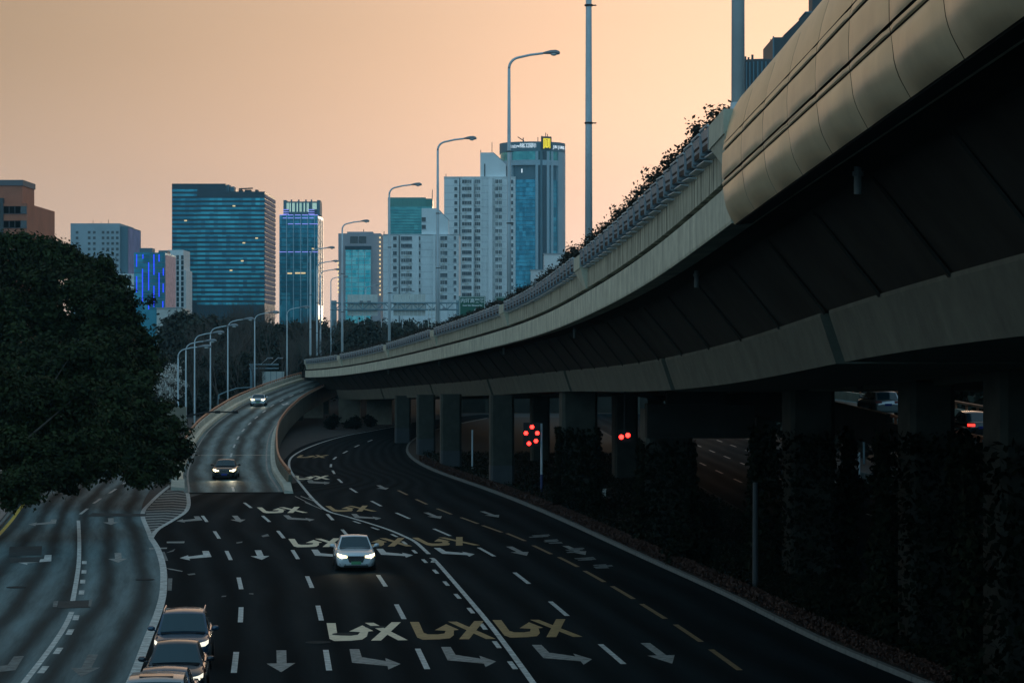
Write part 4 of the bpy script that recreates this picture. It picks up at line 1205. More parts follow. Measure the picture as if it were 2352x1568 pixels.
# bare post and low bollards among the piers
o = MB(); a = G(1735, 1360); o.tube([(0, 0, 0), (0, 0, 4.6)], [.13, .11], 8)
tag(obj('slim_post', o, M['pier_paint'], loc=a), 'grey bare post rising from the planting strip under the elevated road', 'post')
o = MB(); a = G(1085, 1080); o.tube([(0, 0, 0), (0, 0, 3.4)], [.08, .07], 8)
tag(obj('slim_post', o, M['lamp_pole'], loc=a), 'thin pale post between the two slimmer piers beside the underpass road', 'post')
bb = MB(); bb.hexa([(-.22, -.2, 0), (.22, -.2, 0), (.22, .2, 0), (-.22, .2, 0), (-.17, -.15, .78), (.17, -.15, .78), (.17, .15, .78), (-.17, .15, .78)]); bb.box((0, 0, .84), (.4, .36, .12))
bme = bb.mesh('bollard', [M['kerb']])
for i in range(10):
    q = G(1944 + i * 9.3, 1103 + i * 2.1)
    o = link('bollard', bme, None, (q.x, q.y, 0)); tag(o, 'pale concrete bollard beyond the piers, %s from the left in its row' % nth(i + 1), 'bollard', 'bollards beyond the piers')
o = MB(); a = G(1973, 1120); o.tube([(0, 0, 0), (0, 0, 2.6)], [.09, .09], 8); tag(obj('slim_post', o, M['lamp_pole'], loc=a), 'pale post standing among the concrete bollards beyond the piers', 'post')
o = MB(); a = G(1383, 1148); o.box((0, 0, .35), (.5, .35, .7)); o.box((0, 0, .73), (.56, .4, .06)); tag(obj('utility_box', o, M['panel_grey'], loc=a), 'small pale utility box between ivy piers', 'utility box')

# ================================================================== CARS
def paint(name, col, rough=.28, metal=.35): return mat(name, col, rough, metal=metal, coat=.8, var=.04, scale=2)
M['glass_car'] = mat('car_glass', (.010, .045, .060), .08, spec=.8)
M['tyre'] = mat('tyre_rubber', (.012, .012, .012), .85)
M['rim'] = mat('wheel_rim', (.35, .36, .37), .35, metal=.8)
M['black_trim'] = mat('black_trim', (.01, .01, .011), .5)
M['chrome'] = mat('chrome', (.6, .6, .62), .2, metal=.9)
M['head_on'] = mat('headlight_lit', (.9, .85, .7), .2, emit=(1.0, .82, .38), power=6.0)
M['head_core'] = mat('headlight_core', (.9, .85, .7), .2, emit=(1.0, .90, .62), power=16.0)
M['head_dim'] = mat('headlight_daytime', (.9, .88, .8), .2, emit=(1.0, .92, .70), power=1.1)
M['head_off'] = mat('headlight_clear', (.45, .47, .48), .15)
M['tail_on'] = mat('tail_light_lit', (.4, .01, .01), .3, emit=(1, .03, .02), power=3.0)
M['tail_off'] = mat('tail_light', (.22, .012, .012), .3)
M['plate_green'] = mat('plate_green', (.10, .34, .17), .5)
M['plate_blue'] = mat('plate_blue', (.02, .045, .32), .5)
def make_car(label, body_mat, L=4.65, W=1.82, Ht=1.46, suv=False, lights='on', plate='plate_blue', rails=False, roof_mat=None, loc=(0, 0, 0), rz=0.0, pitch=0.0, name='car', cat='car', group=None, roof_hatch=False, beam=30):
    """Car facing local -y."""
    t = thing(name, label, cat, loc, rz, group)
    if pitch: t.rotation_euler = (pitch, 0, rz)
    hw = W / 2; lift = .10 if suv else 0; belt = .92 + (.14 if suv else 0)
    st = [(-.5, .60, .70, .36), (-.492, .72, .80, .25), (-.47, .79, .89, .20), (-.42, .85, .955, .19), (-.33, .90, .985, .19), (-.22, .945, 1, .2), (-.15, .96, 1, .2), (0, .965, 1, .2), (.2, .98, 1, .2),
          (.34, 1.0, .985, .2), (.43, 1.0 if not suv else 1.02, .955, .22), (.475, .97, .90, .26), (.495, .86, .83, .32), (.5, .70, .78, .40)]
    mb = MB(); rows = []
    for y, zt, w, zb in st:
        zt = zt + (.14 if suv else 0) * (1 if y > -.49 else .7); zb += lift; w *= hw
        half = [(0, zb), (w * .80, zb), (w * .95, zb + .08), (w * .995, zb + (zt - zb) * .42), (w, zb + (zt - zb) * .62), (w * .975, zt - .10), (w * .92, zt - .04), (w * .80, zt - .008), (w * .4, zt + .018), (0, zt + .022)]
        rows.append([(x, y * L, z) for x, z in half] + [(-x, y * L, z) for x, z in half[-2:0:-1]])
    for r in rows: r.append(r[0])
    mb.grid(rows); mb.poly(rows[0][:-1]); mb.poly(rows[-1][:-1][::-1])
    body = obj('body', mb, body_mat, t, smooth=True)
    # cabin
    yb0, yr0, yr1, yb1 = (-.20 * L, -.035 * L, .22 * L, .385 * L) if not suv else (-.215 * L, -.06 * L, .36 * L, .475 * L)
    bw, rw = hw * .885, hw * .66 if not suv else hw * .72
    b0 = belt + .02
    cab = MB(); cr = []
    for y, z, w in ((yb0, b0, bw), (yr0 - .05, Ht - .05, rw + .02), (yr0 + .18, Ht - .005, rw), ((yr0 + yr1) / 2, Ht, rw), (yr1, Ht - .04, rw - .01), (yr1 + .08, Ht - .07, rw - .01), (yb1, b0 + .03, bw * .93)):
        cr.append([(x * w, y, z + (1 - x * x) * .045) for x in (-1, -.8, -.4, 0, .4, .8, 1)])
    cab.grid(cr)
    for sgn in (-1, 1):
        e = 0 if sgn < 0 else -1
        top = [r[e] for r in cr]
        low = [(sgn * bw * (1 if i < 6 else .93), p[1], b0 - .05) for i, p in enumerate(top)]
        cab.grid([low, top] if sgn > 0 else [top, low])
    cabin = obj('cabin', cab, body_mat if roof_mat is None else roof_mat, t, smooth=True)
    def pane(nm, a, b, c, d, off, u0, u1, v0, v1):
        a, b, c, d = map(Vector, (a, b, c, d))
        n = (b - a).cross(d - a).normalized() * off
        q = lambda u, v: (a.lerp(b, u)).lerp(d.lerp(c, u), v) + n
        mb = MB(); mb.grid([[q(u0 + (u1 - u0) * i / 4, v0 + (v1 - v0) * j / 2) + n * 0.9 * (1 - (2 * i / 4 - 1) ** 2) for i in range(5)] for j in range(3)])
        return obj(nm, mb, M['glass_car'], t, smooth=True)
    zt = Ht - .05
    pane('windscreen', (-bw, yb0, b0), (bw, yb0, b0), (rw + .02, yr0 - .05, zt), (-rw - .02, yr0 - .05, zt), .035, .05, .95, .06, .97)
    pane('rear_window', (bw * .93, yb1, b0), (-bw * .93, yb1, b0), (-rw, yr1 + .08, Ht - .07), (rw, yr1 + .08, Ht - .07), .035, .06, .94, .08, .95)
    for sgn in (-1, 1):
        ym = (yr0 + yr1) / 2 + .05; fl = lambda *p: p if sgn > 0 else (p[1], p[0], p[3], p[2])
        A1 = (sgn * bw, yb0 + .28, b0); B1 = (sgn * bw, ym, b0); C1 = (sgn * rw, ym, zt); D1 = (sgn * rw, yr0 + .10, zt)
        pane('side_window', *fl(A1, B1, C1, D1), .012, .04, .96, .05, .93)
        A1 = (sgn * bw, ym + .06, b0); B1 = (sgn * bw * .95, yb1 - .32, b0); C1 = (sgn * rw, yr1 - .02, zt); D1 = (sgn * rw, ym + .06, zt)
        pane('side_window', *fl(A1, B1, C1, D1), .012, .04, .96, .05, .93)
        # mirror
        mm = MB(); mm.tube([(sgn * (bw + .02), yb0 + .32, b0 + .05), (sgn * (hw + .05), yb0 + .34, b0 + .10)], .025, 6); mm.tube([(sgn * (hw - .01), yb0 + .35, b0 + .13), (sgn * (hw + .06), yb0 + .33, b0 + .14), (sgn * (hw + .17), yb0 + .36, b0 + .14), (sgn * (hw + .21), yb0 + .39, b0 + .13)], [.05, .085, .08, .03], 8)
        obj('mirror', mm, body_mat, t, smooth=True)
        if rails:
            r_ = MB(); r_.tube([(sgn * (rw - .03), yr0 + .1, Ht + .02), (sgn * (rw - .02), yr0 + .3, Ht + .075), (sgn * (rw - .02), yr1 - .2, Ht + .07), (sgn * (rw - .03), yr1, Ht)], .022, 6); obj('roof_rail', r_, M['chrome'], t)
        # wheels
        for y in (-.30 * L, .29 * L):
            w_ = MB(); R = .325 if not suv else .355
            pr = [(R * .62, -.11), (R * .93, -.11), (R, -.08), (R, .08), (R * .93, .11), (R * .62, .11)]
            w_.lathe(pr, 20); wo = obj('wheel', w_, M['tyre'], t, smooth=False); wo.rotation_euler = (0, math.pi / 2, 0); wo.location = (sgn * (hw - .10), y, R)
            rm = MB(); rm.lathe([(R * .66, .02), (R * .64, .095), (R * .2, .075), (.03, .10)], 16)
            for k in range(5):
                an = 2 * math.pi * k / 5; rm.box((R * .36 * math.cos(an), R * .36 * math.sin(an), .09), (R * .5, .06, .03), rz=an)
            ro = obj('rim', rm, M['rim'], wo); ro.scale = (1, 1, sgn)
            ar = MB(); n = 14; Ra = R + .07
            ar.grid([[(sgn * (hw * .995 + .004), y + Ra * math.cos(w), R + Ra * math.sin(w)), (sgn * (hw - .25), y + Ra * math.cos(w), R + Ra * math.sin(w))] for w in np.linspace(0, math.pi, n)])
            ar.poly([(sgn * (hw * .985 + .006), y + (Ra) * math.cos(w), R + (Ra) * math.sin(w)) for w in np.linspace(-.25, math.pi + .25, n)])
            obj('wheel_arch', ar, M['black_trim'], t)
        # headlight wrapping the corner
        zl = .70 + (.17 if suv else 0); yf = -.5 * L
        hl = MB()
        fr = [(sgn * hw * .40, yf + .030, zl - .055), (sgn * hw * .62, yf + .045, zl - .075), (sgn * hw * .80, yf + .10, zl - .05), (sgn * hw * .90, yf + .26, zl + .02)]
        tp = [(sgn * hw * .42, yf + .050, zl + .015), (sgn * hw * .62, yf + .075, zl + .045), (sgn * hw * .80, yf + .135, zl + .075), (sgn * hw * .905, yf + .36, zl + .115)]
        out = Vector((sgn * .02, -.03, 0))
        fr = [tuple(Vector(p) + out) for p in fr]; tp = [tuple(Vector(p) + out) for p in tp]
        hl.grid([fr, tp] if sgn > 0 else [tp, fr])
        hl.grid([tp, [tuple(Vector(p) + Vector((0, .12, .005))) for p in tp]] if sgn > 0 else [[tuple(Vector(p) + Vector((0, .12, .005))) for p in tp], tp])
        h_ = obj('headlight', hl, M['head_on'] if lights == 'on' else M['head_dim'] if lights == 'half' else M['head_off'], t)
        if lights == 'on':
            cm = MB(); cm.lathe([(.075, 0), (.06, .03), (.01, .045)], 10); c_ = obj('bulb', cm, M['head_core'], h_); c_.rotation_euler = (math.pi / 2, 0, 0); c_.location = (sgn * hw * .72, yf + .045, zl - .01)
        tl = MB(); zz = .86 + (.16 if suv else 0)
        tl.hexa([(sgn * hw * .45, .5 * L - .04, zz - .08), (sgn * hw * .86, .5 * L - .10, zz - .08), (sgn * hw * .88, .5 * L - .02, zz - .08), (sgn * hw * .45, .5 * L + .02, zz - .08),
                 (sgn * hw * .45, .5 * L - .08, zz + .06), (sgn * hw * .87, .5 * L - .14, zz + .06), (sgn * hw * .89, .5 * L - .06, zz + .06), (sgn * hw * .45, .5 * L - .01, zz + .06)])
        obj('tail_light', tl, M['tail_on'] if lights == 'brake' else M['tail_off'], t)
    # nose: grille, intake, plate, fog recesses, bonnet shut lines
    yf = -.5 * L; up = .13 if suv else 0
    gr_ = MB()
    gr_.hexa([(-hw * .33, yf - .012, .42 + up), (hw * .33, yf - .012, .42 + up), (hw * .33, yf + .1, .42 + up), (-hw * .33, yf + .1, .42 + up), (-hw * .46, yf - .004, .69 + up), (hw * .46, yf - .004, .69 + up), (hw * .46, yf + .12, .69 + up), (-hw * .46, yf + .12, .69 + up)])
    go = obj('grille', gr_, M['black_trim'], t)
    sl = MB()
    for k in range(4): sl.box((0, yf - .014, .47 + up + k * .055), (hw * (.70 + .05 * k), .02, .012))
    sl.box((0, yf - .016, .705 + up), (hw * .9, .03, .018)); obj('grille_slat', sl, M['chrome'], go)
    if plate:
        pm = MB(); pm.box((0, yf - .03, .40 + up), (.44, .02, .14)); obj('number_plate', pm, M[plate], t)
        pm = MB(); pm.box((0, .5 * L + .02, .72 + up), (.44, .02, .14)); obj('number_plate', pm, M[plate], t)
    bm_ = MB(); bm_.box((0, yf + .03, .245 + up * .8), (hw * 1.2, .12, .08)); obj('air_intake', bm_, M['black_trim'], t)
    for sgn in (-1, 1):
        fm = MB(); fm.hexa([(sgn * hw * .50, yf + .005, .30 + up), (sgn * hw * .80, yf + .06, .30 + up), (sgn * hw * .82, yf + .2, .30 + up), (sgn * hw * .5, yf + .2, .30 + up), (sgn * hw * .56, yf - .002, .41 + up), (sgn * hw * .82, yf + .07, .45 + up), (sgn * hw * .84, yf + .2, .45 + up), (sgn * hw * .56, yf + .2, .41 + up)])
        obj('fog_recess', fm, M['black_trim'], t)
    wp = MB(); wp.box((0, yb0 - .05, b0 + .03), (bw * 1.7, .10, .02)); obj('wiper_cowl', wp, M['black_trim'], t)
    if roof_hatch:
        rh = MB(); rh.box((0, yr0 + .55, Ht + .05), (rw * 1.25, .5, .02)); obj('sunroof', rh, M['glass_car'], t)
    if lights == 'on':
        for sgn in (-1, 1):
            ld = bpy.data.lights.new('headlamp_beam', 'SPOT'); ld.energy = beam; ld.color = (1, .84, .55); ld.spot_size = math.radians(75); ld.spot_blend = .8; ld.shadow_soft_size = .08
            lo = link('headlamp_beam', ld, t, (sgn * hw * .7, yf - .12, .66 + up)); lo.rotation_euler = (math.radians(82), 0, math.pi)
    return t
white = paint('white_car_paint', (.74, .79, .83), .25, .05)
black = paint('black_car_paint', (.012, .013, .016), .18, .2)
dark_blue = paint('dark_blue_car_paint', (.02, .065, .12), .25, .2)
graphite = paint('graphite_car_paint', (.016, .03, .045), .22, .2)
silver = paint('silver_car_paint', (.42, .44, .46), .28, .6)
def place(px, py, head, L, z=0.0):
    """Car whose front touches picture point (px, py) at level z; head = heading of its travel, 0 = straight towards the viewer."""
    p = G(px, py, z); c, s_ = math.cos(head), math.sin(head)
    return (p.x - s_ * L / 2, p.y + c * L / 2, z)
h = .10
make_car('white sedan with lit headlights and a green number plate on the open road', white, L=4.65, W=1.85, Ht=1.47, plate='plate_green', loc=place(818, 1312, h, 4.65), rz=h, name='white_sedan')
d = RP.s_of_Y(84.0)
make_car('black sedan with lit headlights coming down the foot of the ramp', black, L=4.8, W=1.88, Ht=1.45, loc=place(515, 1102, .05, 4.8, .14), rz=.05, pitch=-.012, name='black_sedan', beam=90)
make_car('white car with lit headlights high on the ramp', white, L=4.5, W=1.95, Ht=1.55, suv=True, plate='plate_green', loc=place(592, 934, .03, 4.4, 2.78), rz=.03, pitch=-.022, name='white_hatchback', beam=35)
make_car('dark blue estate with roof rails, rear of the queue by the white line', dark_blue, L=4.6, W=1.84, Ht=1.68, suv=True, rails=True, loc=(-10.62, 84.6, 0), rz=.085, lights='half', name='dark_estate')
make_car('black car with tinted windscreen right in front of the dark blue estate', graphite, L=4.5, W=1.80, Ht=1.50, loc=(-9.92, 77.4, 0), rz=.085, lights='half', name='black_car')
make_car('dark car whose roof alone shows between the black car and the silver one', dark_blue, L=4.5, W=1.80, Ht=1.49, loc=(-9.42, 70.9, 0), rz=.085, lights='off', name='dark_car')
make_car('silver car with a dark sunroof, lowest of the queue at the bottom edge', silver, L=4.5, W=1.90, Ht=1.88, suv=True, loc=(-8.98, 65.9, 0), rz=.085, lights='off', roof_hatch=True, name='silver_car')

# ================================================================== SECOND RAMP, SEEN BETWEEN THE PIERS
R2X = plan([(40, 29.5), (52, 26.4), (60, 25.3), (70, 22.4), (82, 19.2), (100, 14.0), (120, 8)])
R2Z = plan([(40, 3.9), (52, 4.75), (60, 5.2), (70, 6.0), (82, 6.5), (100, 7.0), (120, 7.2)])
P2 = Path(R2X, R2Z, 41, 118)
ramp2_ = thing('ramp', 'second ramp with rust-red rails glimpsed between the piers on the right', 'ramp', (24, 64 * K, 0))
mb = MB(); rows, uvs = [], []
for d in np.arange(0.5, P2.s[-1], 2.0):
    rows.append([P2.pt(d, -2.6 + 7.2 * j / 4, 0) for j in range(5)]); uvs.append([(d, 2 * j / 4) for j in range(5)])
mb.grid(rows, 0, uvs); obj('deck', mb, M['asphalt_ramp'], ramp2_, world=True)
mb = MB(); mb.sweep(P2, [(-2.4, -.05), (4.5, -.05), (3.4, -1.4), (-1.4, -1.4)], .5, P2.s[-1] - 1, 3); obj('girder', mb, M['conc_dark'], ramp2_, world=True)
sm = P2.s_of_Y(63)
for c0, c1, zt, sa, sb in ((-3.0, -2.6, .5, .5, sm), (-3.0, -2.6, .98, sm + .02, P2.s[-1] - 1), (4.6, 4.9, .6, .5, P2.s[-1] - 1)):
    mb = MB(); mb.sweep(P2, [(c0, -.9), (c0, zt), (c1, zt), (c1, -.9)], sa, sb, 3); obj('parapet', mb, M['conc_dark'] if c0 < 0 else M['conc_light'], ramp2_, world=True)  # near parapet takes darker concrete to stand in for its shade
    if zt > .9: continue
    mb = MB(); cm_ = (c0 + c1) / 2; mb.tube([P2.pt(d, cm_, zt + .42) for d in np.arange(sa + .1, sb, 2)], .09, 7); obj('handrail', mb, M['rail_rust'], ramp2_, world=True, smooth=True)
    pm = MB(); pm.box((0, 0, .2), (.1, .24, .4)); pme_ = pm.mesh('rail_post', [M['rail_rust']])
    for d in np.arange(sa + .5, sb, 2.2):
        o = link('rail_post', pme_, ramp2_, P2.pt(d, cm_, zt), P2.heading(d)); o.matrix_parent_inverse = ramp2_.matrix_basis.inverted()
for Y in (50, 66, 84, 104):
    d = P2.s_of_Y(Y); X, Yy, Z = P2.at(d); mb = MB(); mb.box((X + .9, Yy, (Z - 1.4) / 2), (1.5, 1.3, Z - 1.35)); obj('pier', mb, M['conc_pier'], ramp2_, world=True)
def on2(Y, c): 
    d = P2.s_of_Y(Y); p = P2.pt(d, c, 0.0); return d, p
d, p = on2(60.5, .3); make_car('black sedan with a red tail light seen between two piers', black, L=4.9, W=1.86, Ht=1.48, loc=p, rz=P2.heading(d) + math.pi, pitch=-P2.slope(d), lights='brake', name='black_sedan')
d, p = on2(54.2, .9); make_car('dark car below the black sedan between two piers', graphite, L=4.4, W=1.78, Ht=1.46, loc=p, rz=P2.heading(d) + math.pi, pitch=-P2.slope(d), lights='off', name='dark_car')
d, p = on2(68.8, .4); make_car('silver car with roof rails glimpsed through the gap between piers', silver, L=4.5, W=1.84, Ht=1.64, suv=True, rails=True, loc=p, rz=P2.heading(d) + math.pi, pitch=-P2.slope(d), lights='off', name='silver_car')
d, p = on2(75.5, -.4); make_car('pale blue-white car behind the silver one in the pier gap', white, L=4.5, W=1.8, Ht=1.5, loc=p, rz=P2.heading(d) + math.pi, pitch=-P2.slope(d), lights='off', name='white_car')
nY = 96.0 * K
nb = thing('notice_board', 'pale blue notice with black Chinese lettering glimpsed between piers', 'sign', (P(2018, 0, nY).x, nY, 0))
a, b = P(1975, 862, nY), P(2062, 905, nY)
mb = MB(); mb.box(((a.x + b.x) / 2, nY, (a.z + b.z) / 2), (b.x - a.x, .12, a.z - b.z)); obj('board', mb, mat('notice_blue', (.42, .52, .56), .5), nb, world=True)
o = text('lettering', '交警提醒', .82, ((a.x + b.x) / 2, nY - .075, P(0, 889, nY).z), M['black_trim'], nb, extrude=.008); o.matrix_parent_inverse = nb.matrix_basis.inverted()
for x in (1985, 2052):
    mb = MB(); q = P(x, 900, nY); mb.tube([(q.x, nY + .15, 0), (q.x, nY + .15, q.z)], .1, 6); obj('post', mb, M['steel_blue'], nb, world=True)

# ================================================================== TREES AND PLANTS
def lobes_cloud(lobes, n, shell=.72):
    lobes = np.asarray(lobes, float); vol = lobes[:, 3] * lobes[:, 4] * lobes[:, 5]
    w = vol ** .68; w /= w.sum()
    k = rng.choice(len(lobes), size=n, p=w)
    dirs = rng.normal(size=(n, 3)); dirs /= np.linalg.norm(dirs, axis=1, keepdims=True)
    r = shell + (1 - shell) * rng.uniform(size=(n, 1)) ** 1.0; r *= rng.uniform(.35, 1.04, size=(n, 1)) ** .35
    return lobes[k, :3] + dirs * r * lobes[k, 3:6]
def clumped(lobes, n_clumps, per, spread):
    c = lobes_cloud(lobes, n_clumps)
    off = rng.normal(size=(n_clumps * per, 3)) * spread * rng.uniform(.5, 1.3, size=(n_clumps * per, 1)) * [1, 1, .7]
    global LEAF_N
    LEAF_N = off / (np.linalg.norm(off, axis=1, keepdims=True) + 1e-9) * .8 + [0, 0, .55]      # leaves face out and up from their spray
    return np.repeat(c, per, axis=0) + off
def big_tree(name, label, base, lobes, nc, per, leaf, spread, m, trunk_r, group=None, limb_n=None, fork=.35):
    t = thing(name, label, 'tree', base, 0, group)
    b = Vector(base); loc = [(x - b.x, y - b.y, z - b.z, a, c, d) for x, y, z, a, c, d in lobes]
    cen = Vector(np.mean([l[:3] for l in loc], axis=0)); fz = max(1.5, cen.z * fork)
    mb = MB(); mb.tube([(0, 0, -.2), (.05, .05, fz * .5), (0, .1, fz)], [trunk_r * 1.25, trunk_r, trunk_r * .85], 9)
    ls = sorted(loc, key=lambda l: -l[3])[:limb_n or 14]
    for l in ls:
        p1 = Vector(l[:3]); mid = Vector((0, .1, fz)).lerp(p1, .5) + Vector((random.uniform(-.4, .4), random.uniform(-.4, .4), .5))
        mb.tube([(0, .1, fz - .1), mid, p1], [trunk_r * .36, trunk_r * .2, .02], 6)
    obj('trunk', mb, M['bark'], t, smooth=True)
    pts_ = clumped(loc, nc, per, spread)
    link('crown', leaf_mesh('crown', pts_, leaf, [m], normals=LEAF_N), t)
    return t
def lobes_px(spec):
    out = []
    for x, y, Y, r in spec:
        p = P(x, y, Y * K); r0_ = r; r = r * .84
        out.append((p.x, p.y, p.z, r, r * 1.05, r * .85))
        for k in range(7 if r0_ > .7 else 2):        # smaller boughs standing out of the main one
            d_ = Vector((random.gauss(0, 1), random.gauss(-.5, .8), random.gauss(.15, .8))).normalized() * r * random.uniform(.9, 1.28)
            q = r0_ * random.uniform(.16, .34)
            out.append((p.x + d_.x, p.y + d_.y, p.z + d_.z * .9, q, q, q * .75))
    return out
# three big evergreen street trees over the left road
tA = lobes_px([(60, 640, 84, 3.4), (140, 600, 82, 2.0), (30, 760, 80, 4.0), (150, 720, 80, 3.4), (215, 640, 84, 2.2), (236, 620, 86, 1.0), (100, 860, 76, 4.2), (225, 740, 80, 2.6), (20, 900, 74, 4), (190, 860, 75, 3.3), (70, 580, 84, 1.4), (105, 575, 84, 1.1), (55, 553, 84, .8), (95, 556, 84, .6), (20, 566, 84, 1.2), (128, 566, 83, .7), (150, 572, 83, .55), (176, 590, 83, .6), (188, 612, 84, .5), (204, 600, 85, .45), (248, 634, 86, .5), (228, 603, 86, .45), (263, 650, 84, .6), (12, 548, 84, .6)])
big_tree('evergreen_tree', 'huge dark evergreen tree at the left edge, its top below the brown building', (-35.5, 80 * K, .1), tA, 3500, 22, .21, .30, M['leaf_dark'], .42, 'dark street trees over the left road')
tB = lobes_px([(255, 730, 78, 2.21), (290, 800, 77, 2.02), (320, 840, 76, 1.38), (240, 850, 74, 2.58), (300, 900, 73, 1.84), (290, 960, 72, 2.3), (355, 1010, 71, 1.7), (385, 985, 72, 1.1), (405, 1035, 71, 0.9), (240, 960, 70, 2.6), (300, 1050, 69, 1.5), (345, 1060, 69, 1), (335, 850, 78, 0.92), (230, 1000, 69, 2.2), (270, 672, 78, 0.55), (288, 700, 78, 0.74), (308, 732, 78, 0.64), (322, 768, 78, 0.64), (338, 800, 77, 0.55), (344, 870, 76, 0.46), (320, 905, 74, 0.74), (368, 935, 72, 0.5), (402, 965, 72, 0.45), (424, 1010, 71, 0.4), (420, 1050, 71, 0.4), (395, 1075, 70, 0.5), (360, 1090, 69, 0.5), (250, 668, 80, 0.64), (405, 1085, 70, 0.35), (375, 1100, 69, 0.4), (330, 1098, 68, 0.5), (310, 1108, 68, 0.35), (428, 990, 72, 0.3), (432, 1030, 71, 0.3), (345, 690, 78, 0.3), (360, 830, 77, 0.4), (385, 925, 73, 0.35)])
big_tree('evergreen_tree', 'dark evergreen tree left of the ramp, its crown reaching over the hatched nose', (-32.6, 71.5 * K, .1), tB, 2900, 22, .19, .27, M['leaf_dark'], .36, 'dark street trees over the left road')
tC = lobes_px([(40, 960, 60, 3.0), (130, 960, 60, 3.0), (60, 1060, 58, 2.0), (150, 1050, 58, 1.9), (210, 1020, 60, 1.6), (30, 1110, 56, 1.1), (110, 1100, 57, .9), (240, 1075, 59, .9), (180, 1085, 58, .8), (290, 1090, 60, .6), (320, 1100, 60, .45), (70, 1135, 56, .6), (15, 1150, 56, .6), (160, 1120, 58, .4)])
big_tree('evergreen_tree', 'dark evergreen tree at the far left whose ragged lower twigs hang over the road', (-29.6, 57.5 * K, .1), tC, 2700, 18, .15, .24, M['leaf_dark'], .34, 'dark street trees over the left road')
# trees beyond the far carriageway, seen only in slivers between the piers
for i, (X, Y, k) in enumerate([(37 - .07 * (q - 40), q * K, 1.0 + .2 * (q % 3) / 2) for q in range(30, 132, 6)]):
    lb = [(X + random.uniform(-2.5, 2.5), Y + random.uniform(-3.5, 3.5), random.uniform(2.5, 10.5) * k, *(3 * [random.uniform(1.8, 2.8)])) for _ in range(12)]
    big_tree('evergreen_tree', 'dark evergreen tree beyond the far carriageway, %s of its row from the viewer' % nth(i + 1), (X, Y, 0), lb, 500, 16, .34, .45, M['leaf_ever'], .3, 'evergreens beyond the far carriageway')
# blossom tree
bt = lobes_px([(385, 870, 128, 1.5), (400, 850, 128, 1.2), (372, 895, 128, 1.3), (395, 905, 128, 1.3), (385, 930, 128, 1.0), (412, 880, 128, .8)])
t = thing('blossom_tree', 'small tree covered in white blossom beside the ramp lamps', 'tree', (P(387, 0, 128 * K).x, 128 * K, 0))
b = Vector(t.location); loc_ = [(x - b.x, y - b.y, z, a, c, d) for x, y, z, a, c, d in bt]
mb = MB(); mb.tube([(0, 0, -.1), (0, 0, 2.6)], [.16, .11], 7)
for l in loc_: mb.tube([(0, 0, 2.5), Vector((0, 0, 2.5)).lerp(Vector(l[:3]), .6) + Vector((.1, 0, .1)), l[:3]], [.07, .04, .02], 5)
obj('trunk', mb, M['bark'], t); link('crown', leaf_mesh('crown', clumped(loc_, 420, 5, .16), .15, [M['blossom']]), t)
# bare winter trees behind the ramp
def bare_meshes(seed, Ht):
    rs = random.Random(seed); tr, tw = MB(), MB()
    def grow(p, dr, L, r, lev):
        n = 3; pts = [p]; d = dr
        for i in range(n):
            d = (d + Vector((rs.uniform(-.16, .16), rs.uniform(-.16, .16), rs.uniform(-.02, .12)))).normalized(); pts.append(pts[-1] + d * L / n)
        (tr if lev < 2 else tw).tube(pts, [r, r * .85, r * .7, r * .55], 6 if lev < 2 else 3, cap=False)
        if lev >= 5: return
        kids = (3, 4, 4, 4, 3)[lev]
        for k in range(kids):
            i = rs.choice((2, 3, 3)) if lev else rs.choice((1, 2, 3, 3))
            ax = Vector((rs.gauss(0, 1), rs.gauss(0, 1), rs.gauss(.1, .5))).normalized()
            nd = (d * (1.0 if lev else .9) + ax * rs.uniform(.4, .75) + Vector((0, 0, .22))).normalized()
            grow(pts[i], nd, L * rs.uniform(.55, .8), r * rs.uniform(.45, .6), lev + 1)
    grow(Vector((0, 0, 0)), Vector((0, 0, 1)), Ht * .36, Ht * .014, 0)
    return tr.mesh('trunk', [M['twig']]), tw.mesh('crown', [M['twig']])
bare = [bare_meshes(s_, 20) for s_ in (3, 11, 25)]
where = [(435, 176, 712), (470, 182, 690), (498, 178, 664), (530, 184, 654), (560, 180, 668), (590, 186, 655), (622, 182, 660), (655, 186, 672), (690, 190, 680), (728, 200, 690), (770, 235, 700), (815, 242, 706), (860, 246, 712), (905, 250, 716), (950, 254, 720), (985, 258, 724), (448, 150, 775), (515, 152, 760), (548, 166, 765), (585, 170, 760), (635, 172, 745), (690, 180, 740)]
for i, (px, Y, py) in enumerate(where):
    Y = Y * K
    zt = H + (HY - py) / F * Y; k = zt / 20.5
    t = thing('bare_tree', 'bare winter tree beyond the ramp, %s in the line reading rightwards' % nth(i + 1) if i < 16 else 'lower bare tree in front of the wood, %s reading rightwards' % nth(i - 15), 'tree', ((px - CX) / F * Y, Y, 0), random.uniform(0, 6.3), 'bare trees beyond the ramp')
    t.scale = (k * .9, k * .9, k); tm, cm_ = bare[i % 3]
    link('trunk', tm, t); link('crown', cm_, t)
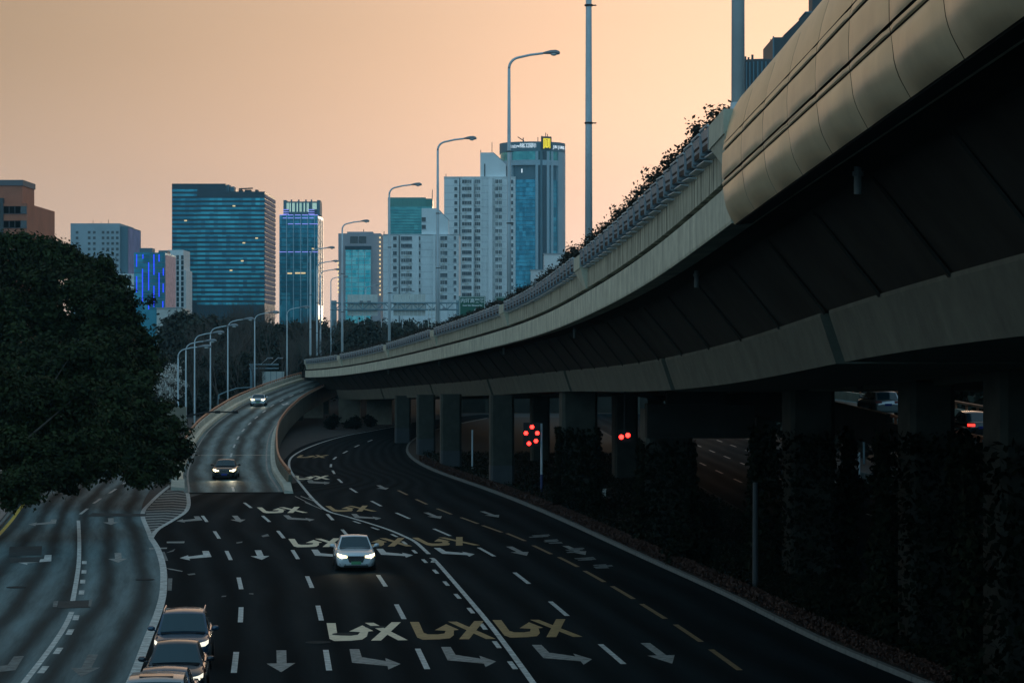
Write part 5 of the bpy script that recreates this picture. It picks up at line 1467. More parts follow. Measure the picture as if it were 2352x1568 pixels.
# dense dark evergreens under and behind them
def ever_mesh(seed):
    l = [(random.uniform(-2.6, 2.6), random.uniform(-2, 2), random.uniform(1.6, 9.5), 0, 0, 0) for _ in range(16)]
    l = [(x * (1.25 - z / 14), y * (1.25 - z / 14), z, *(3 * [random.uniform(1.3, 2.3) * (1.15 - z / 18)])) for x, y, z, *_ in l]
    tk = MB(); tk.tube([(0, 0, -.2), (0, 0, 4), (0, 0, 9.5)], [.3, .22, .05], 7)
    pts_ = clumped(l, 620, 14, .42)
    return leaf_mesh('crown', pts_, .34, [M['leaf_ever']], normals=LEAF_N), tk.mesh('trunk', [M['bark']])
evers = [ever_mesh(k) for k in range(3)]
ew = [(395, 205, 715), (432, 200, 700), (462, 196, 712), (500, 205, 720), (540, 210, 715), (580, 214, 722), (620, 216, 725), (660, 220, 726), (700, 226, 728), (745, 240, 722), (790, 246, 724), (835, 250, 722), (880, 254, 725), (925, 258, 724), (965, 262, 727), (1005, 266, 730),
      (400, 165, 800), (440, 163, 812), (480, 168, 806), (520, 172, 800), (560, 176, 800), (596, 182, 800), (640, 198, 790), (680, 205, 785), (360, 150, 790), (720, 212, 770), (770, 232, 735), (812, 236, 733), (857, 240, 734), (902, 244, 735), (945, 248, 736), (985, 252, 738), (755, 228, 742), (1030, 262, 740)]
for i, (px, Y, py) in enumerate(ew):
    Y = Y * K
    zt = H + (HY - py) / F * Y; k = zt / 11.2
    t = thing('evergreen_tree', ('dense dark evergreen in the back row of the wood, %s reading rightwards' % nth(i + 1)) if i < 16 else ('low dense evergreen at the front of the wood, %s reading rightwards' % nth(i - 15)), 'tree', ((px - CX) / F * Y, Y, 0), random.uniform(0, 6.3), 'evergreens in the wood beyond the ramp')
    kx = max(.95, min(1.5, k)); t.scale = (kx, kx, k); lm, tm = evers[i % 3]; link('crown', lm, t); link('trunk', tm, t)
# clipped red hedge behind the kerb of the planted strip
pts = []
for i in range(48000):
    Y = random.uniform(24, 98) * K; pts.append((KERB(Y) + .62 + random.uniform(-.28, .28), Y, .12 + random.random() ** .6 * .42))
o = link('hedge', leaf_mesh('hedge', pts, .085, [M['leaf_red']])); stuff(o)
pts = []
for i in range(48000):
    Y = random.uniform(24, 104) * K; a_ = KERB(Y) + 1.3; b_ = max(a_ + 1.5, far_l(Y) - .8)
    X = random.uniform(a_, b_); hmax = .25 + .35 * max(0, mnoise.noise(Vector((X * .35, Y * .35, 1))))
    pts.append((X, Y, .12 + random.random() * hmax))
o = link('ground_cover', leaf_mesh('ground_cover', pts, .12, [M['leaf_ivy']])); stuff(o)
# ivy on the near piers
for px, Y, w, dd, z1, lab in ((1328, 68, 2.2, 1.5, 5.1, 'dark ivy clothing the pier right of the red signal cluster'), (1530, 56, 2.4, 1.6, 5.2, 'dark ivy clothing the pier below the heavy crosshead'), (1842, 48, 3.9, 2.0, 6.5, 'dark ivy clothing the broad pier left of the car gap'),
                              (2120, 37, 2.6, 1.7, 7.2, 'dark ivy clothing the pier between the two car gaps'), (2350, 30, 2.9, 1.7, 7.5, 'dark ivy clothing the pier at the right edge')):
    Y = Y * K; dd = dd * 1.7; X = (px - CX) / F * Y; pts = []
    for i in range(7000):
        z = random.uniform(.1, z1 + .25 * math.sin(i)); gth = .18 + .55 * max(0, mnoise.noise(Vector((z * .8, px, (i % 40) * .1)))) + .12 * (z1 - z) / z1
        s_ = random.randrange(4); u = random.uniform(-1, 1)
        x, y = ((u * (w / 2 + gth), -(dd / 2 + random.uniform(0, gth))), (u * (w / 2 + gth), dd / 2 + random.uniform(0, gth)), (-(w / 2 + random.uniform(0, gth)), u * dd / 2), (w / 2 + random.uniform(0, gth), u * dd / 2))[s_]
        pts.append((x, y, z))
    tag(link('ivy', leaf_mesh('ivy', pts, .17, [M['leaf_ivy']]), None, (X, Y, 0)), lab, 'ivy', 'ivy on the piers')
# bushes under the upper ramp and among the piers
bl = [(0, 0, .8, 1.1, 1, .8), (.9, .3, .6, .8, .8, .6), (-.9, .2, .6, .9, .8, .6), (.2, -.4, 1.3, .7, .7, .6)]
bm0 = leaf_mesh('foliage', clumped(bl, 260, 9, .16), .16, [M['leaf_ivy']]); bst = MB()
for l in bl: bst.tube([(0, 0, 0), (l[0] * .6, l[1] * .6, l[2] * .6), l[:3]], [.05, .04, .015], 5)
bs0 = bst.mesh('stems', [M['bark']])
for px, py, lab in ((762, 985, 'leftmost bush on the ground under the upper ramp'), (812, 985, 'bush before the beige wall under the upper ramp'), (850, 980, 'rightmost bush under the upper ramp near the beige wall'), (1620, 1230, 'low bush between the ivy piers'), (1960, 1150, 'bush in front of the concrete bollards'), (1900, 1430, 'bush at the lower right in the planting strip'), (2080, 1460, 'low bush at the foot of the right ivy pier'), (1590, 1300, 'bush at the foot of the pier below the crosshead')):
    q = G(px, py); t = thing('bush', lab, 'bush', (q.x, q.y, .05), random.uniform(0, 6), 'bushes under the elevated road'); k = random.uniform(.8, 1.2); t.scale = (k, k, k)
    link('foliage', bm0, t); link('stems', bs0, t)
# wall added far under the elevated road to block bright view and light
t = thing('wall', 'long dark wall far beneath the elevated road, behind the slim piers', 'wall', (22, 172 * K, 0))
mb = MB(); mb.box((0, 0, 4.5), (64, .5, 9.0)); obj('render', mb, M['conc_dark'], t)
for k in range(16):
    mb = MB(); mb.box((-30 + k * 4, -.3, 4.3), (.4, .3, 8.6)); obj('pilaster', mb, M['conc_pier'], t)
# beige walls under the ramp
for x0, x1, y0, y1, Y, lab in ((778, 828, 912, 985, 150, 'beige rendered wall in the shade under the upper ramp'), (842, 900, 918, 988, 146, 'second beige wall right of the first under the upper ramp'), (690, 742, 915, 975, 160, 'pale low wall behind bushes under the ramp')):
    Y = Y * K
    a, b = P(x0, y0, Y), P(x1, y1, Y)
    t = thing('wall', lab, 'wall', ((a.x + b.x) / 2, Y, 0))
    mb = MB(); mb.box((0, 0, a.z / 2), (b.x - a.x, .6, a.z)); obj('render', mb, M['conc_beige'], t)
    mb = MB(); mb.box((0, 0, a.z + .06), (b.x - a.x + .2, .8, .12)); obj('coping', mb, M['kerb'], t)

# ================================================================== BUILDINGS
M['glass_curtain'] = mat('curtained_window', (.16, .18, .19), .5, var=.3, scale=.3)
M['glass_mid'] = mat('grey_window_glass', (.04, .07, .085), .2)
M['glass_dark'] = mat('dark_window_glass', (.012, .022, .028), .12, spec=.7)
M['white_wall'] = mat('white_rendered_wall', (.74, .79, .80), .8, var=.12, scale=.08)
M['white_wall2'] = mat('pale_rendered_wall', (.78, .81, .81), .8, var=.1, scale=.08)
M['grey_wall'] = mat('grey_tiled_wall', (.34, .42, .46), .8, var=.12, scale=.1)
M['brown_wall'] = mat('brown_brick_wall', (.44, .15, .085), .85, var=.15, scale=.15)
M['brown_roof'] = mat('grey_roof_edge', (.15, .15, .16), .8)
M['taupe_wall'] = mat('taupe_stone_wall', (.40, .39, .42), .8, var=.1, scale=.1)
M['tower_wall'] = mat('blue_grey_cladding', (.10, .19, .235), .6, var=.1, scale=.05)
M['tower_light'] = mat('pale_blue_cladding', (.36, .48, .54), .6, var=.1, scale=.05)
M['pink_panel'] = mat('pink_panel', (.46, .33, .36), .9, var=.15, scale=.2)  # pink stands in for sunset reflected on the right-hand faces
M['slab_white'] = mat('slab_edge', (.36, .40, .43), .7)
M['far_dark'] = mat('dark_tower_cladding', (.05, .058, .062), .6, var=.2, scale=.2)  # darkened to stand in for backlit towers
M['win_lit'] = mat('lit_window', (.3, .25, .15), .4, emit=(1, .72, .35), power=.8)
M['crown_lit'] = mat('lit_crown_panel', (.3, .4, .35), .4, emit=(.62, .95, .80), power=.62)
M['gold_lit'] = mat('string_light', (.5, .4, .2), .4, emit=(1, .72, .35), power=1.2)
M['logo_yellow'] = mat('lit_yellow_emblem', (.6, .5, .02), .4, emit=(1, .80, .02), power=.85)
M['letter_lit'] = mat('lit_white_letters', (.7, .75, .78), .4, emit=(.8, .92, 1), power=.75)

def glass_mat(name, base, hi, sx, sz, emit=0.0, rough=.15, metal=.6):
    """Curtain-wall glass whose panes differ a little, as rooms and blinds behind them do."""
    m = bpy.data.materials.new(name); m.use_nodes = True
    t = m.node_tree; N = t.nodes; L = t.links; b = N["Principled BSDF"]; b.inputs["Roughness"].default_value = rough
    c = N.new("ShaderNodeTexCoord"); mp = N.new("ShaderNodeMapping"); mp.inputs["Scale"].default_value = (sx, sx, sz)
    L.new(c.outputs["Object"], mp.inputs[0])
    fl = N.new("ShaderNodeVectorMath"); fl.operation = 'FLOOR'; L.new(mp.outputs[0], fl.inputs[0])
    wn_ = N.new("ShaderNodeTexWhiteNoise"); wn_.noise_dimensions = '3D'; L.new(fl.outputs[0], wn_.inputs["Vector"])
    n = N.new("ShaderNodeTexNoise"); n.inputs["Scale"].default_value = .06; n.inputs["Detail"].default_value = 3; L.new(c.outputs["Object"], n.inputs["Vector"])
    mu = N.new("ShaderNodeMath"); mu.operation = 'MULTIPLY'; L.new(wn_.outputs["Value"], mu.inputs[0]); L.new(n.outputs["Fac"], mu.inputs[1])
    mx_ = N.new("ShaderNodeMix"); mx_.data_type = 'RGBA'; mx_.inputs["A"].default_value = (*base, 1); mx_.inputs["B"].default_value = (*hi, 1)
    mr = N.new("ShaderNodeMapRange"); mr.inputs["From Max"].default_value = .6; L.new(mu.outputs[0], mr.inputs["Value"]); L.new(mr.outputs[0], mx_.inputs["Factor"])
    b.inputs["Metallic"].default_value = metal
    L.new(mx_.outputs["Result"], b.inputs["Base Color"])
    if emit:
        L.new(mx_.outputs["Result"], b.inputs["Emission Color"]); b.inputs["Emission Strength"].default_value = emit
    return m
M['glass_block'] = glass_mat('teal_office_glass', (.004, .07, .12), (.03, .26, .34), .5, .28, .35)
M['glass_spandrel'] = mat('dark_teal_spandrel', (.006, .045, .070), .3, var=.3, scale=.1)
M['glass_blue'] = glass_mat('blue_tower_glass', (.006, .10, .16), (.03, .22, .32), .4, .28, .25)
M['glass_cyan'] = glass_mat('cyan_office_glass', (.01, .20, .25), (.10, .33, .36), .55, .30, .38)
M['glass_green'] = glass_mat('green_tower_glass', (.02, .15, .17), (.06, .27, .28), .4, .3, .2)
M['glass_top'] = mat('green_glass_crown', (.03, .15, .14), .2, emit=(.02, .16, .15), power=.2, var=.2, scale=.1)

class Bld:
    def __init__(s, name, label, cat, Y, x0, x1, ytop, depth, group=None):
        Y = Y * K; depth = depth * 1.6
        s.Y = Y; a, b = (x0 - CX) / F * Y, (x1 - CX) / F * Y
        s.X0 = (a + b) / 2; s.d = depth
        s.t = thing(name, label, cat, (s.X0, Y + depth / 2, 0), 0, group)
        s.f = -depth / 2
    def x(s, px): return (px - CX) / F * s.Y - s.X0
    def z(s, y): return H + (HY - y) / F * s.Y
    def box(s, nm, px0, px1, y0, y1, m, fy=0.0, depth=None, parent=None):
        """Front face between picture columns and rows; fy pushes it in front (-) or behind (+)."""
        a, b = s.x(px0), s.x(px1); zt = s.z(y0); zb = s.z(y1) if y1 is not None else -.2
        d = depth if depth is not None else s.d - fy
        mb = MB(); mb.box(((a + b) / 2, s.f + fy + d / 2, (zt + zb) / 2), (b - a, d, zt - zb))
        return obj(nm, mb, m, parent or s.t)
    def put(s, nm, me, px, y, fy=-.02, rz=0.0, ly=None, lx=None):
        o = link(nm, me, s.t, (s.x(px) if lx is None else lx, (s.f + fy) if ly is None else ly, s.z(y)), rz)
        return o
def win_mesh(w, h, panes=2, frame=.08, m0=None, m1=None, sill=True):
    mb = MB(); m0 = m0 or M['slab_white']; m1 = m1 or M['glass_dark']
    mb.box((0, .05, 0), (w, .1, h), 1)
    for k in range(panes + 1): mb.box((-w / 2 + w * k / panes, -.015, 0), (frame, .06, h), 0)
    for z in (-h / 2, h / 2): mb.box((0, -.02, z), (w + frame, .07, frame), 0)
    if sill: mb.box((0, -.12, -h / 2 - .12), (w + .5, .3, .1), 0)
    return mb.mesh('window', [m0, m1])

Z1_ = lambda x, y: (.3359 * x, 385.9 + .3359 * y)
Z2_ = lambda x, y: (588 + .3164 * x, 275.6 + .3164 * y)
zx1 = lambda x: Z1_(x, 0)[0]; zy1 = lambda y: Z1_(0, y)[1]
zx2 = lambda x: Z2_(x, 0)[0]; zy2 = lambda y: Z2_(0, y)[1]

# brown block at the left edge
b1 = Bld('brown_building', 'stepped brown brick office block at the left edge above the tree', 'building', 330, -70, 62, 465, 30)
b1.box('wall', -70, 62, 467, None, M['brown_wall'])
b1.box('upper_wall', -70, 47, 425, 467, M['brown_wall'], fy=3, depth=20)
b1.box('roof_edge', -72, 49, 412, 425, M['brown_roof'], fy=2.6, depth=21)
wm = win_mesh(3.6, 2.1, 2, .1, M['brown_roof'])
for r in range(5):
    y = 482 + r * 33
    b1.box('window_recess', -65, 60, y - 7.2, y + 7.2, M['brown_roof'], fy=-.03, depth=.2)
    for c in range(9): b1.put('window', wm, -58 + c * 13.2, y, fy=-.14)
b1.box('corner_strip', 0, 8, 455, None, M['far_dark'], fy=-.5, depth=2)

# grey office with small square windows
b2 = Bld('grey_office_block', 'grey office block with small square windows left of the blue-lit building', 'building', 470, 162, 285, 512, 26)
b2.box('wall', 162, 275, 513, None, M['grey_wall'])
b2.box('wing', 275, 292, 520, None, M['tower_wall'], fy=1.5)
b2.box('roof_box', 252, 274, 514, 522, M['grey_wall'], fy=3, depth=8)
b2.box('low_wing', 252, 309, 629, None, M['white_wall2'], fy=-3, depth=10)
a = MB(); a.box((0, 0, 0), (.35, 16, 100)); 
wm = win_mesh(1.25, 1.25, 1, .1, M['grey_wall'], sill=False)
for zx in (527, 610, 645, 705, 738, 770, 802):
    for zy in range(440, 800, 38): b2.put('window', wm, zx1(zx), zy1(zy))
wm = win_mesh(1.5, 1.4, 2, .1, sill=False)
for px in (264, 276, 288, 300):
    for y in (637, 650): b2.put('window', wm, px, y, fy=-3.05)
mb = MB()
for r in range(14):
    zz = b2.z(524 + r * 11); mb.box((b2.x(285) + 1.3 + 1.3, 0, zz), (.1, 18, 1.2))
sp = MB(); sp.box((b2.x(292) + .06, .5, b2.z(600)), (.1, b2.d * .85, b2.z(525) - b2.z(680))); obj('side_glass', sp, mat('sunset_side_glass', (.30, .26, .34), .3, var=.5, scale=.2, emit=(.08, .06, .30), power=.12), b2.t)  # LED light on this face put into the tint and a faint glow
for px, y in ((196, 500), (215, 504), (232, 499)):
    an = MB(); an.tube([(b2.x(px), 0, b2.z(513)), (b2.x(px), 0, b2.z(y))], .12, 5); obj('antenna', an, M['far_dark'], b2.t)

# building with vertical blue light strips
b3 = Bld('blue_lit_building', 'small dark block with vertical strips of bright blue light', 'building', 420, 308, 378, 580, 20)
b3.box('wall', 308, 379, 580, None, M['glass_blue'])
b3.box('roof_box', 318, 347, 569, 580, M['tower_wall'], fy=3, depth=8)
b3.box('roof_box', 360, 381, 574, 580, M['tower_wall'], fy=5, depth=8)
for r in range(10): b3.box('floor_slab', 308.2, 378.8, 590 + r * 12, 591.6 + r * 12, M['tower_wall'], fy=-.12, depth=.2)
for zx, ya, yb in ((935, 590, 675), (978, 590, 620), (1053, 590, 730), (1088, 590, 640), (975, 690, 920), (1017, 645, 835), (1088, 715, 880), (1117, 685, 735), (935, 740, 850), (1053, 805, 950), (1017, 910, 965), (1116, 790, 850), (1114, 910, 955)):
    b3.box('light_strip', zx1(zx) - .9, zx1(zx) + .9, zy1(ya), zy1(yb), M['blue_led'], fy=-.35, depth=.25)
sp = MB(); sp.box((b3.x(379) + .08, 0, b3.z(650)), (.12, b3.d * .96, b3.z(585) - b3.z(715))); obj('side_wall', sp, mat('lit_side_wall', (.42, .30, .33), .6, var=.5, scale=.5, emit=(.35, .2, .35), power=.08), b3.t)  # pinkish light on the wall put into its tint and faint glow
# white narrow block
b4 = Bld('white_narrow_block', 'narrow white apartment block right beside the blue-lit one', 'building', 450, 385, 421, 574, 14)
b4.box('wall', 385, 421, 574, None, M['white_wall2'])
b4.box('wing', 421, 426, 620, None, M['white_wall2'], fy=2)
wm = win_mesh(1.1, 1.7, 1, .08, sill=True)
for zx in (1180, 1215, 1247):
    for zy in range(610, 960, 36): b4.put('window', wm, zx1(zx), zy1(zy))
b4b = Bld('low_podium', 'low pale podium wall at the foot of the blue-lit building', 'building', 380, 360, 418, 708, 14)
b4b.box('wall', 360, 418, 708, None, M['panel_grey']); b4b.box('coping', 358, 420, 706, 708.2, M['slab_white'], fy=-.3, depth=1)

# big dark glass block
b5 = Bld('glass_office_block', 'big dark teal glass office block with a stepped roof, widest on the skyline', 'building', 520, 393, 608, 421, 34)
b5.box('wall', 393, 517, 421, None, M['glass_spandrel'], fy=3)
b5.box('main_wall', 452, 608, 440, None, M['glass_spandrel'])
for r in range(24):
    y = 455 + r * 10.4
    b5.box('window_band', 453, 607, y, y + 5.6, M['glass_block'], fy=-.25, depth=.4)
for r in range(25):
    y = 434 + r * 10.4
    b5.box('window_band', 393.5, 451.5, y, y + 5.6, M['glass_block'], fy=2.75, depth=.4)
for px in (517, 521): b5.box('roof_box', px, px + 3.4, 423, 440, M['tower_wall'], fy=4, depth=8)
b5.box('roof_box', 525, 535, 427, 440, M['tower_wall'], fy=5, depth=8)
for px, w in ((546, 8), (560, 14), (584, 6)): b5.box('roof_plant', px, px + w, 434.5, 440, M['far_dark'], fy=4, depth=6)
mb = MB(); mb.tube([(b5.x(540), -10, b5.z(429)), (b5.x(573), -10, b5.z(427.5))], .35, 5); mb.tube([(b5.x(546), -10, b5.z(440)), (b5.x(546), -10, b5.z(428))], .4, 5); obj('roof_crane', mb, M['far_dark'], b5.t)
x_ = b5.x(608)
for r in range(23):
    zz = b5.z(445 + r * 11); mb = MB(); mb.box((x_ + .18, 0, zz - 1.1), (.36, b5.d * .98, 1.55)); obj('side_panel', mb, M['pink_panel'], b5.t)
for zx, zy in ((1270, 360), (1755, 480), (1668, 512), (1657, 635), (1600, 260), (1580, 700)):
    lm_ = MB(); lm_.box((0, 0, 0), (1.3, .1, .6)); b5.put('lit_window', lm_.mesh('lit_window', [M['win_lit']]), zx1(zx), zy1(zy), fy=-.34)

# tower with a lit crown and violet light lines
b6 = Bld('crown_tower', 'slim blue glass tower with a lit fin crown and violet light lines', 'building', 640, 642, 730, 494, 26)
b6.box('wall', 642, 730.5, 494, None, M['glass_blue'])
b6.box('crown', 650, 734, 462, 494, M['tower_wall'], fy=4, depth=16)
for zx in (172, 222, 272, 325, 375, 425, 449): b6.box('mullion', zx2(zx) - .8, zx2(zx) + .8, zy2(695), None, M['tower_light'], fy=-.6, depth=.8)
for r in range(19): b6.box('floor_line', 643, 730, 505 + r * 10.2, 506.2 + r * 10.2, M['glass_spandrel'], fy=-.15, depth=.3)
for xa, xb, y in ((172, 222, 690), (232, 272, 690), (283, 325, 690), (335, 378, 690), (388, 450, 690), (195, 222, 712), (232, 272, 712), (283, 325, 712), (335, 378, 712), (388, 420, 712), (232, 272, 755), (283, 325, 755), (335, 378, 755), (388, 450, 755),
                  (172, 222, 958), (232, 272, 958), (283, 325, 958), (335, 378, 958), (388, 450, 958), (197, 238, 652), (197, 238, 668), (197, 238, 684), (380, 425, 652), (380, 425, 668), (380, 425, 684)):
    b6.box('light_line', zx2(xa), zx2(xb), zy2(y) - .75, zy2(y) + .75, M['violet_led'], fy=-.9, depth=.5)
for xa, xb in ((200, 234), (241, 276), (292, 326), (343, 378), (400, 436)):
    b6.box('crown_panel', zx2(xa), zx2(xb), zy2(600), zy2(664 if 240 < xa < 380 else 645), M['crown_lit'], fy=3.4, depth=.5)
    for k in range(3): b6.box('crown_fin', zx2(xa + 8 + k * 9), zx2(xa + 10 + k * 9), zy2(598), zy2(664), M['tower_wall'], fy=3.1, depth=.3)
for xa in (196, 440): b6.box('crown_corner', zx2(xa), zx2(xa + 22), zy2(580), zy2(690), M['tower_wall'], fy=2.6, depth=12)
for xa in (255, 308, 360, 400):
    mb = MB(); mb.tube([(b6.x(zx2(xa)), b6.f + 3, b6.z(494)), (b6.x(zx2(xa)), b6.f + 3, b6.z(zy2(576)))], .5, 5); obj('spire', mb, M['tower_wall'], b6.t)
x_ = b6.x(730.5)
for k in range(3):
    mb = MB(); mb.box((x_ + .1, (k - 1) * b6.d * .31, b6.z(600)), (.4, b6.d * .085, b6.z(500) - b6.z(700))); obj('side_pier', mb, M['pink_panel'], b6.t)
b6.box('lit_band', zx2(228), zx2(262), zy2(1108), zy2(1118), M['win_lit'], fy=-.3, depth=.3); b6.box('lit_band', zx2(284), zx2(360), zy2(1106), zy2(1116), M['win_lit'], fy=-.3, depth=.3)
b6.box('lit_band', zx2(405), zx2(425), zy2(930), zy2(938), M['win_lit'], fy=-.3, depth=.3)

# taupe tower with a cyan glass front
b7 = Bld('taupe_tower', 'taupe stone tower with a cyan glass front panel', 'building', 600, 777, 874, 533, 28)
b7.box('wall', 777, 874.5, 536, None, M['taupe_wall'])
b7.box('parapet', 797, 856, 532, 536, M['taupe_wall'], fy=1, depth=10)
b7.box('glass_front', 793, 852, 566, None, M['glass_cyan'], fy=-.5, depth=1)
b7.box('dark_band', 793, 853, 565, 574, M['glass_spandrel'], fy=-.8, depth=.5)
for px0, px1 in ((804, 822), (824, 841)): b7.box('top_window', px0, px1, 543, 559, M['glass_dark'], fy=-.1, depth=.3)
for k in range(5): b7.box('mullion', 793 + k * 14.7, 793.9 + k * 14.7, 574, None, M['taupe_wall'], fy=-.75, depth=.3)
for r in range(12): b7.box('floor_line', 793, 852, 578 + r * 10, 578.9 + r * 10, M['taupe_wall'], fy=-.7, depth=.25)
lmb = MB(); lmb.box((0, 0, 0), (.6, .4, .9)); lme = lmb.mesh('string_lamp', [M['gold_lit']])
for r in range(8): b7.put('string_lamp', lme, 776.6, 604 + r * 9.5, fy=-.3)
for r in range(14): b7.put('string_lamp', lme, 873, 546 + r * 10, fy=-.5)
for px, y in ((830, 522), (846, 530)):
    an = MB(); an.tube([(b7.x(px), 0, b7.z(534)), (b7.x(px), 0, b7.z(y))], .2, 5); obj('antenna', an, M['far_dark'], b7.t)

# teal tower behind
b8 = Bld('teal_tower', 'teal glass tower with a bright green glass top behind the lower apartment block', 'building', 700, 891, 993, 453, 30)
b8.box('wall', 891, 993, 475, None, M['glass_green']); b8.box('glass_top', 891, 978, 453.5, 475, M['glass_top'], fy=0, depth=26); b8.box('glass_top', 978, 993, 455, 475, M['glass_top'], fy=6, depth=16)
for r in range(16): b8.box('floor_line', 891.3, 992.6, 483 + r * 6.5, 484 + r * 6.5, M['glass_spandrel'], fy=-.15, depth=.3)
for k in range(9): b8.box('mullion', 892 + k * 10.7, 892.7 + k * 10.7, 454, 475, M['glass_green'], fy=-.25, depth=.3)
mb = MB(); mb.tube([(b8.x(993), b8.f, b8.z(475)), (b8.x(993), b8.f, b8.z(436))], .25, 5); obj('antenna', mb, M['far_dark'], b8.t)

# residential towers
def residential(b, px0, px1, ytop, wall, bays, slot, cols, rows, ystep, y0, core, slope):
    b.box('wall', px0, px1, ytop, None, wall)
    b.box('parapet', px0 - .6, px1 + .6, ytop - 1.2, ytop, wall, fy=-.4, depth=b.d + .8)
    for (xa, xb, fy, yt) in bays: b.box('bay', xa, xb, yt, None, wall, fy=fy, depth=-fy)
    b.box('dark_slot', slot - 1.1, slot + 1.1, ytop + 2, None, M['glass_dark'], fy=-.15, depth=.4)
    for px, w, h, n, fy in cols:
        kinds = [win_mesh(w, h, n, .09, wall), win_mesh(w, h, n, .09, wall), win_mesh(w, h, n, .11, wall, M['glass_curtain']), win_mesh(w, h * .92, n + 1, .08, M['slab_white'], M['glass_mid'])]
        for r in range(rows):
            b.put('window', random.choice(kinds), px, y0 + r * ystep, fy=fy - .05)
            if n >= 2 and random.random() < .55:
                ac = b.put('air_conditioner', AC, px + random.choice((-2.5, 0, 2.5)), y0 + r * ystep + h * F / b.Y * .5 + 3.2, fy=fy - .3)
    for r in range(0, rows + 1):
        b.box('floor_line', px0 + .3, px1 - .3, y0 - ystep * .47 + r * ystep, y0 - ystep * .47 + r * ystep + .5, M['slab_white'], fy=-.06, depth=.12)
    xa, xb, xc, yt, ys = core
    # stair core with its sloping glazed end
    mb = MB(); z0 = b.z(ytop + 6); A_x, B_x, C_x = b.x(xa), b.x(xb), b.x(xc); zt, zs = b.z(yt), b.z(ys); f0, f1 = b.f + 1.5, b.f + 12
    ring = [(A_x, z0), (C_x, z0), (C_x, zs), (B_x, zt), (A_x, zt)]
    k = len(mb.v)
    for yy in (f0, f1): mb.v += [(x, yy, z) for x, z in ring]
    mb.face([k + i for i in range(5)]); mb.face([k + 5 + i for i in range(5)][::-1])
    for i in range(5): mb.face((k + i, k + 5 + i, k + 5 + (i + 1) % 5, k + (i + 1) % 5))
    obj('stair_core', mb, wall, b.t)
    mb = MB(); mb.hexa([(B_x + .1, f0 + .1, zt - .02), (C_x - .05, f0 + .1, zs + .12), (C_x - .05, f1 - .1, zs + .12), (B_x + .1, f1 - .1, zt - .02), (B_x + .2, f0 + .1, zt + .2), (C_x + .1, f0 + .1, zs + .3), (C_x + .1, f1 - .1, zs + .3), (B_x + .2, f1 - .1, zt + .2)])
    obj('sloped_roof', mb, M['slab_white'], b.t)
acb = MB(); acb.box((0, 0, 0), (.9, .5, .65)); acb.box((0, -.26, 0), (.55, .03, .5)); AC = acb.mesh('air_conditioner', [M['panel_grey']])
b9 = Bld('apartment_tower', 'shorter white apartment tower with a sloped stair top, windows in columns', 'building', 430, 879, 1054, 538, 22)
residential(b9, 880, 1054, 539, M['white_wall'], [(922, 962, -1.2, 542), (995, 1000, -1.6, 540), (1012, 1028, -1.4, 543), (1042, 1050, -1.0, 545)], 917,
            [(907, 1.5, 1.6, 1, 0), (929, 2.6, 1.55, 3, -1.2), (940, 2.2, 1.55, 2, -1.2), (959, 2.4, 1.55, 3, 0), (1016, 1.5, 1.7, 2, -1.4), (1024, 1.2, 1.7, 1, -1.4), (1045, 1.1, 1.6, 1, -1.0)], 9, 16.9, 547.5, (968, 1003, 1030, 478, 505), True)
for zy in (720, 775):
    b9.put('window', win_mesh(1.6, 1.6, 1, .09), zx2(1217), zy2(zy), fy=1.45)
b10 = Bld('apartment_tower', 'tallest white apartment tower with a sloped stair top, before the round tower', 'building', 520, 1020, 1186, 406, 24)
residential(b10, 1020, 1184, 407, M['white_wall2'], [(1061, 1088, -1.3, 411), (1095, 1106, -1.3, 411), (1122, 1131, -1.6, 409), (1138, 1152, -1.4, 412), (1172, 1179, -1.2, 414)], 1056,
            [(1047, 1.5, 1.8, 1, 0), (1067, 2.4, 1.8, 2, -1.3), (1077, 2.6, 1.8, 3, -1.3), (1097, 2.6, 1.8, 3, -1.3), (1141, 1.4, 1.9, 2, -1.4), (1149, 1.6, 1.9, 2, -1.4), (1176, 1.2, 1.8, 1, -1.2)], 17, 16.2, 417.5, (1103, 1132, 1162, 350, 377), True)
b10.box('core_slot', 1112, 1114.5, 376, 405, M['glass_dark'], fy=1.3, depth=.4)
for px, y, b in ((1024, 398, b10), (1104, 343, b10), (1130, 325, b10), (881, 530, b9)):
    an = MB(); an.tube([(b.x(px), b.f + 4, b.z(409 if b is b10 else 540)), (b.x(px), b.f + 4, b.z(y))], .16, 5); obj('antenna', an, M['far_dark'], b.t)

# round tower with the lit lettering
jY = 800.0 * K
t = Bld('round_tower', 'tall round-fronted blue tower with lit white lettering and a yellow emblem', 'building', 800.0, 1147, 1300, 320, 46)
cx_, Rr = 1223.5, 76.5 * jY / F
def jdrum(nm, y0, y1, k, m, a0=-90, a1=90, n=28, fy=0.0):
    mb = MB(); zt, zb = t.z(y0), (t.z(y1) if y1 else -.2); x0 = t.x(cx_)
    pts = [(x0 + Rr * k * math.sin(math.radians(w)), t.f + Rr * (1 - k * math.cos(math.radians(w))) + fy) for w in np.linspace(a0, a1, n)]
    pts += [(pts[-1][0], t.f + Rr + 14), (pts[0][0], t.f + Rr + 14)] if a0 == -90 else [(x0 + Rr * .6 * math.sin(math.radians(w)), t.f + Rr * (1 - .6 * math.cos(math.radians(w)))) for w in (a1, a0)]
    k0 = len(mb.v); n_ = len(pts)
    mb.v += [(x, y, zb) for x, y in pts] + [(x, y, zt) for x, y in pts]
    for i in range(n_): mb.face((k0 + i, k0 + (i + 1) % n_, k0 + n_ + (i + 1) % n_, k0 + n_ + i))
    mb.face([k0 + n_ + i for i in range(n_)]); mb.face([k0 + i for i in range(n_)][::-1])
    return obj(nm, mb, m, t.t)
jdrum('crown', 325, 347, 1.0, M['tower_wall'])
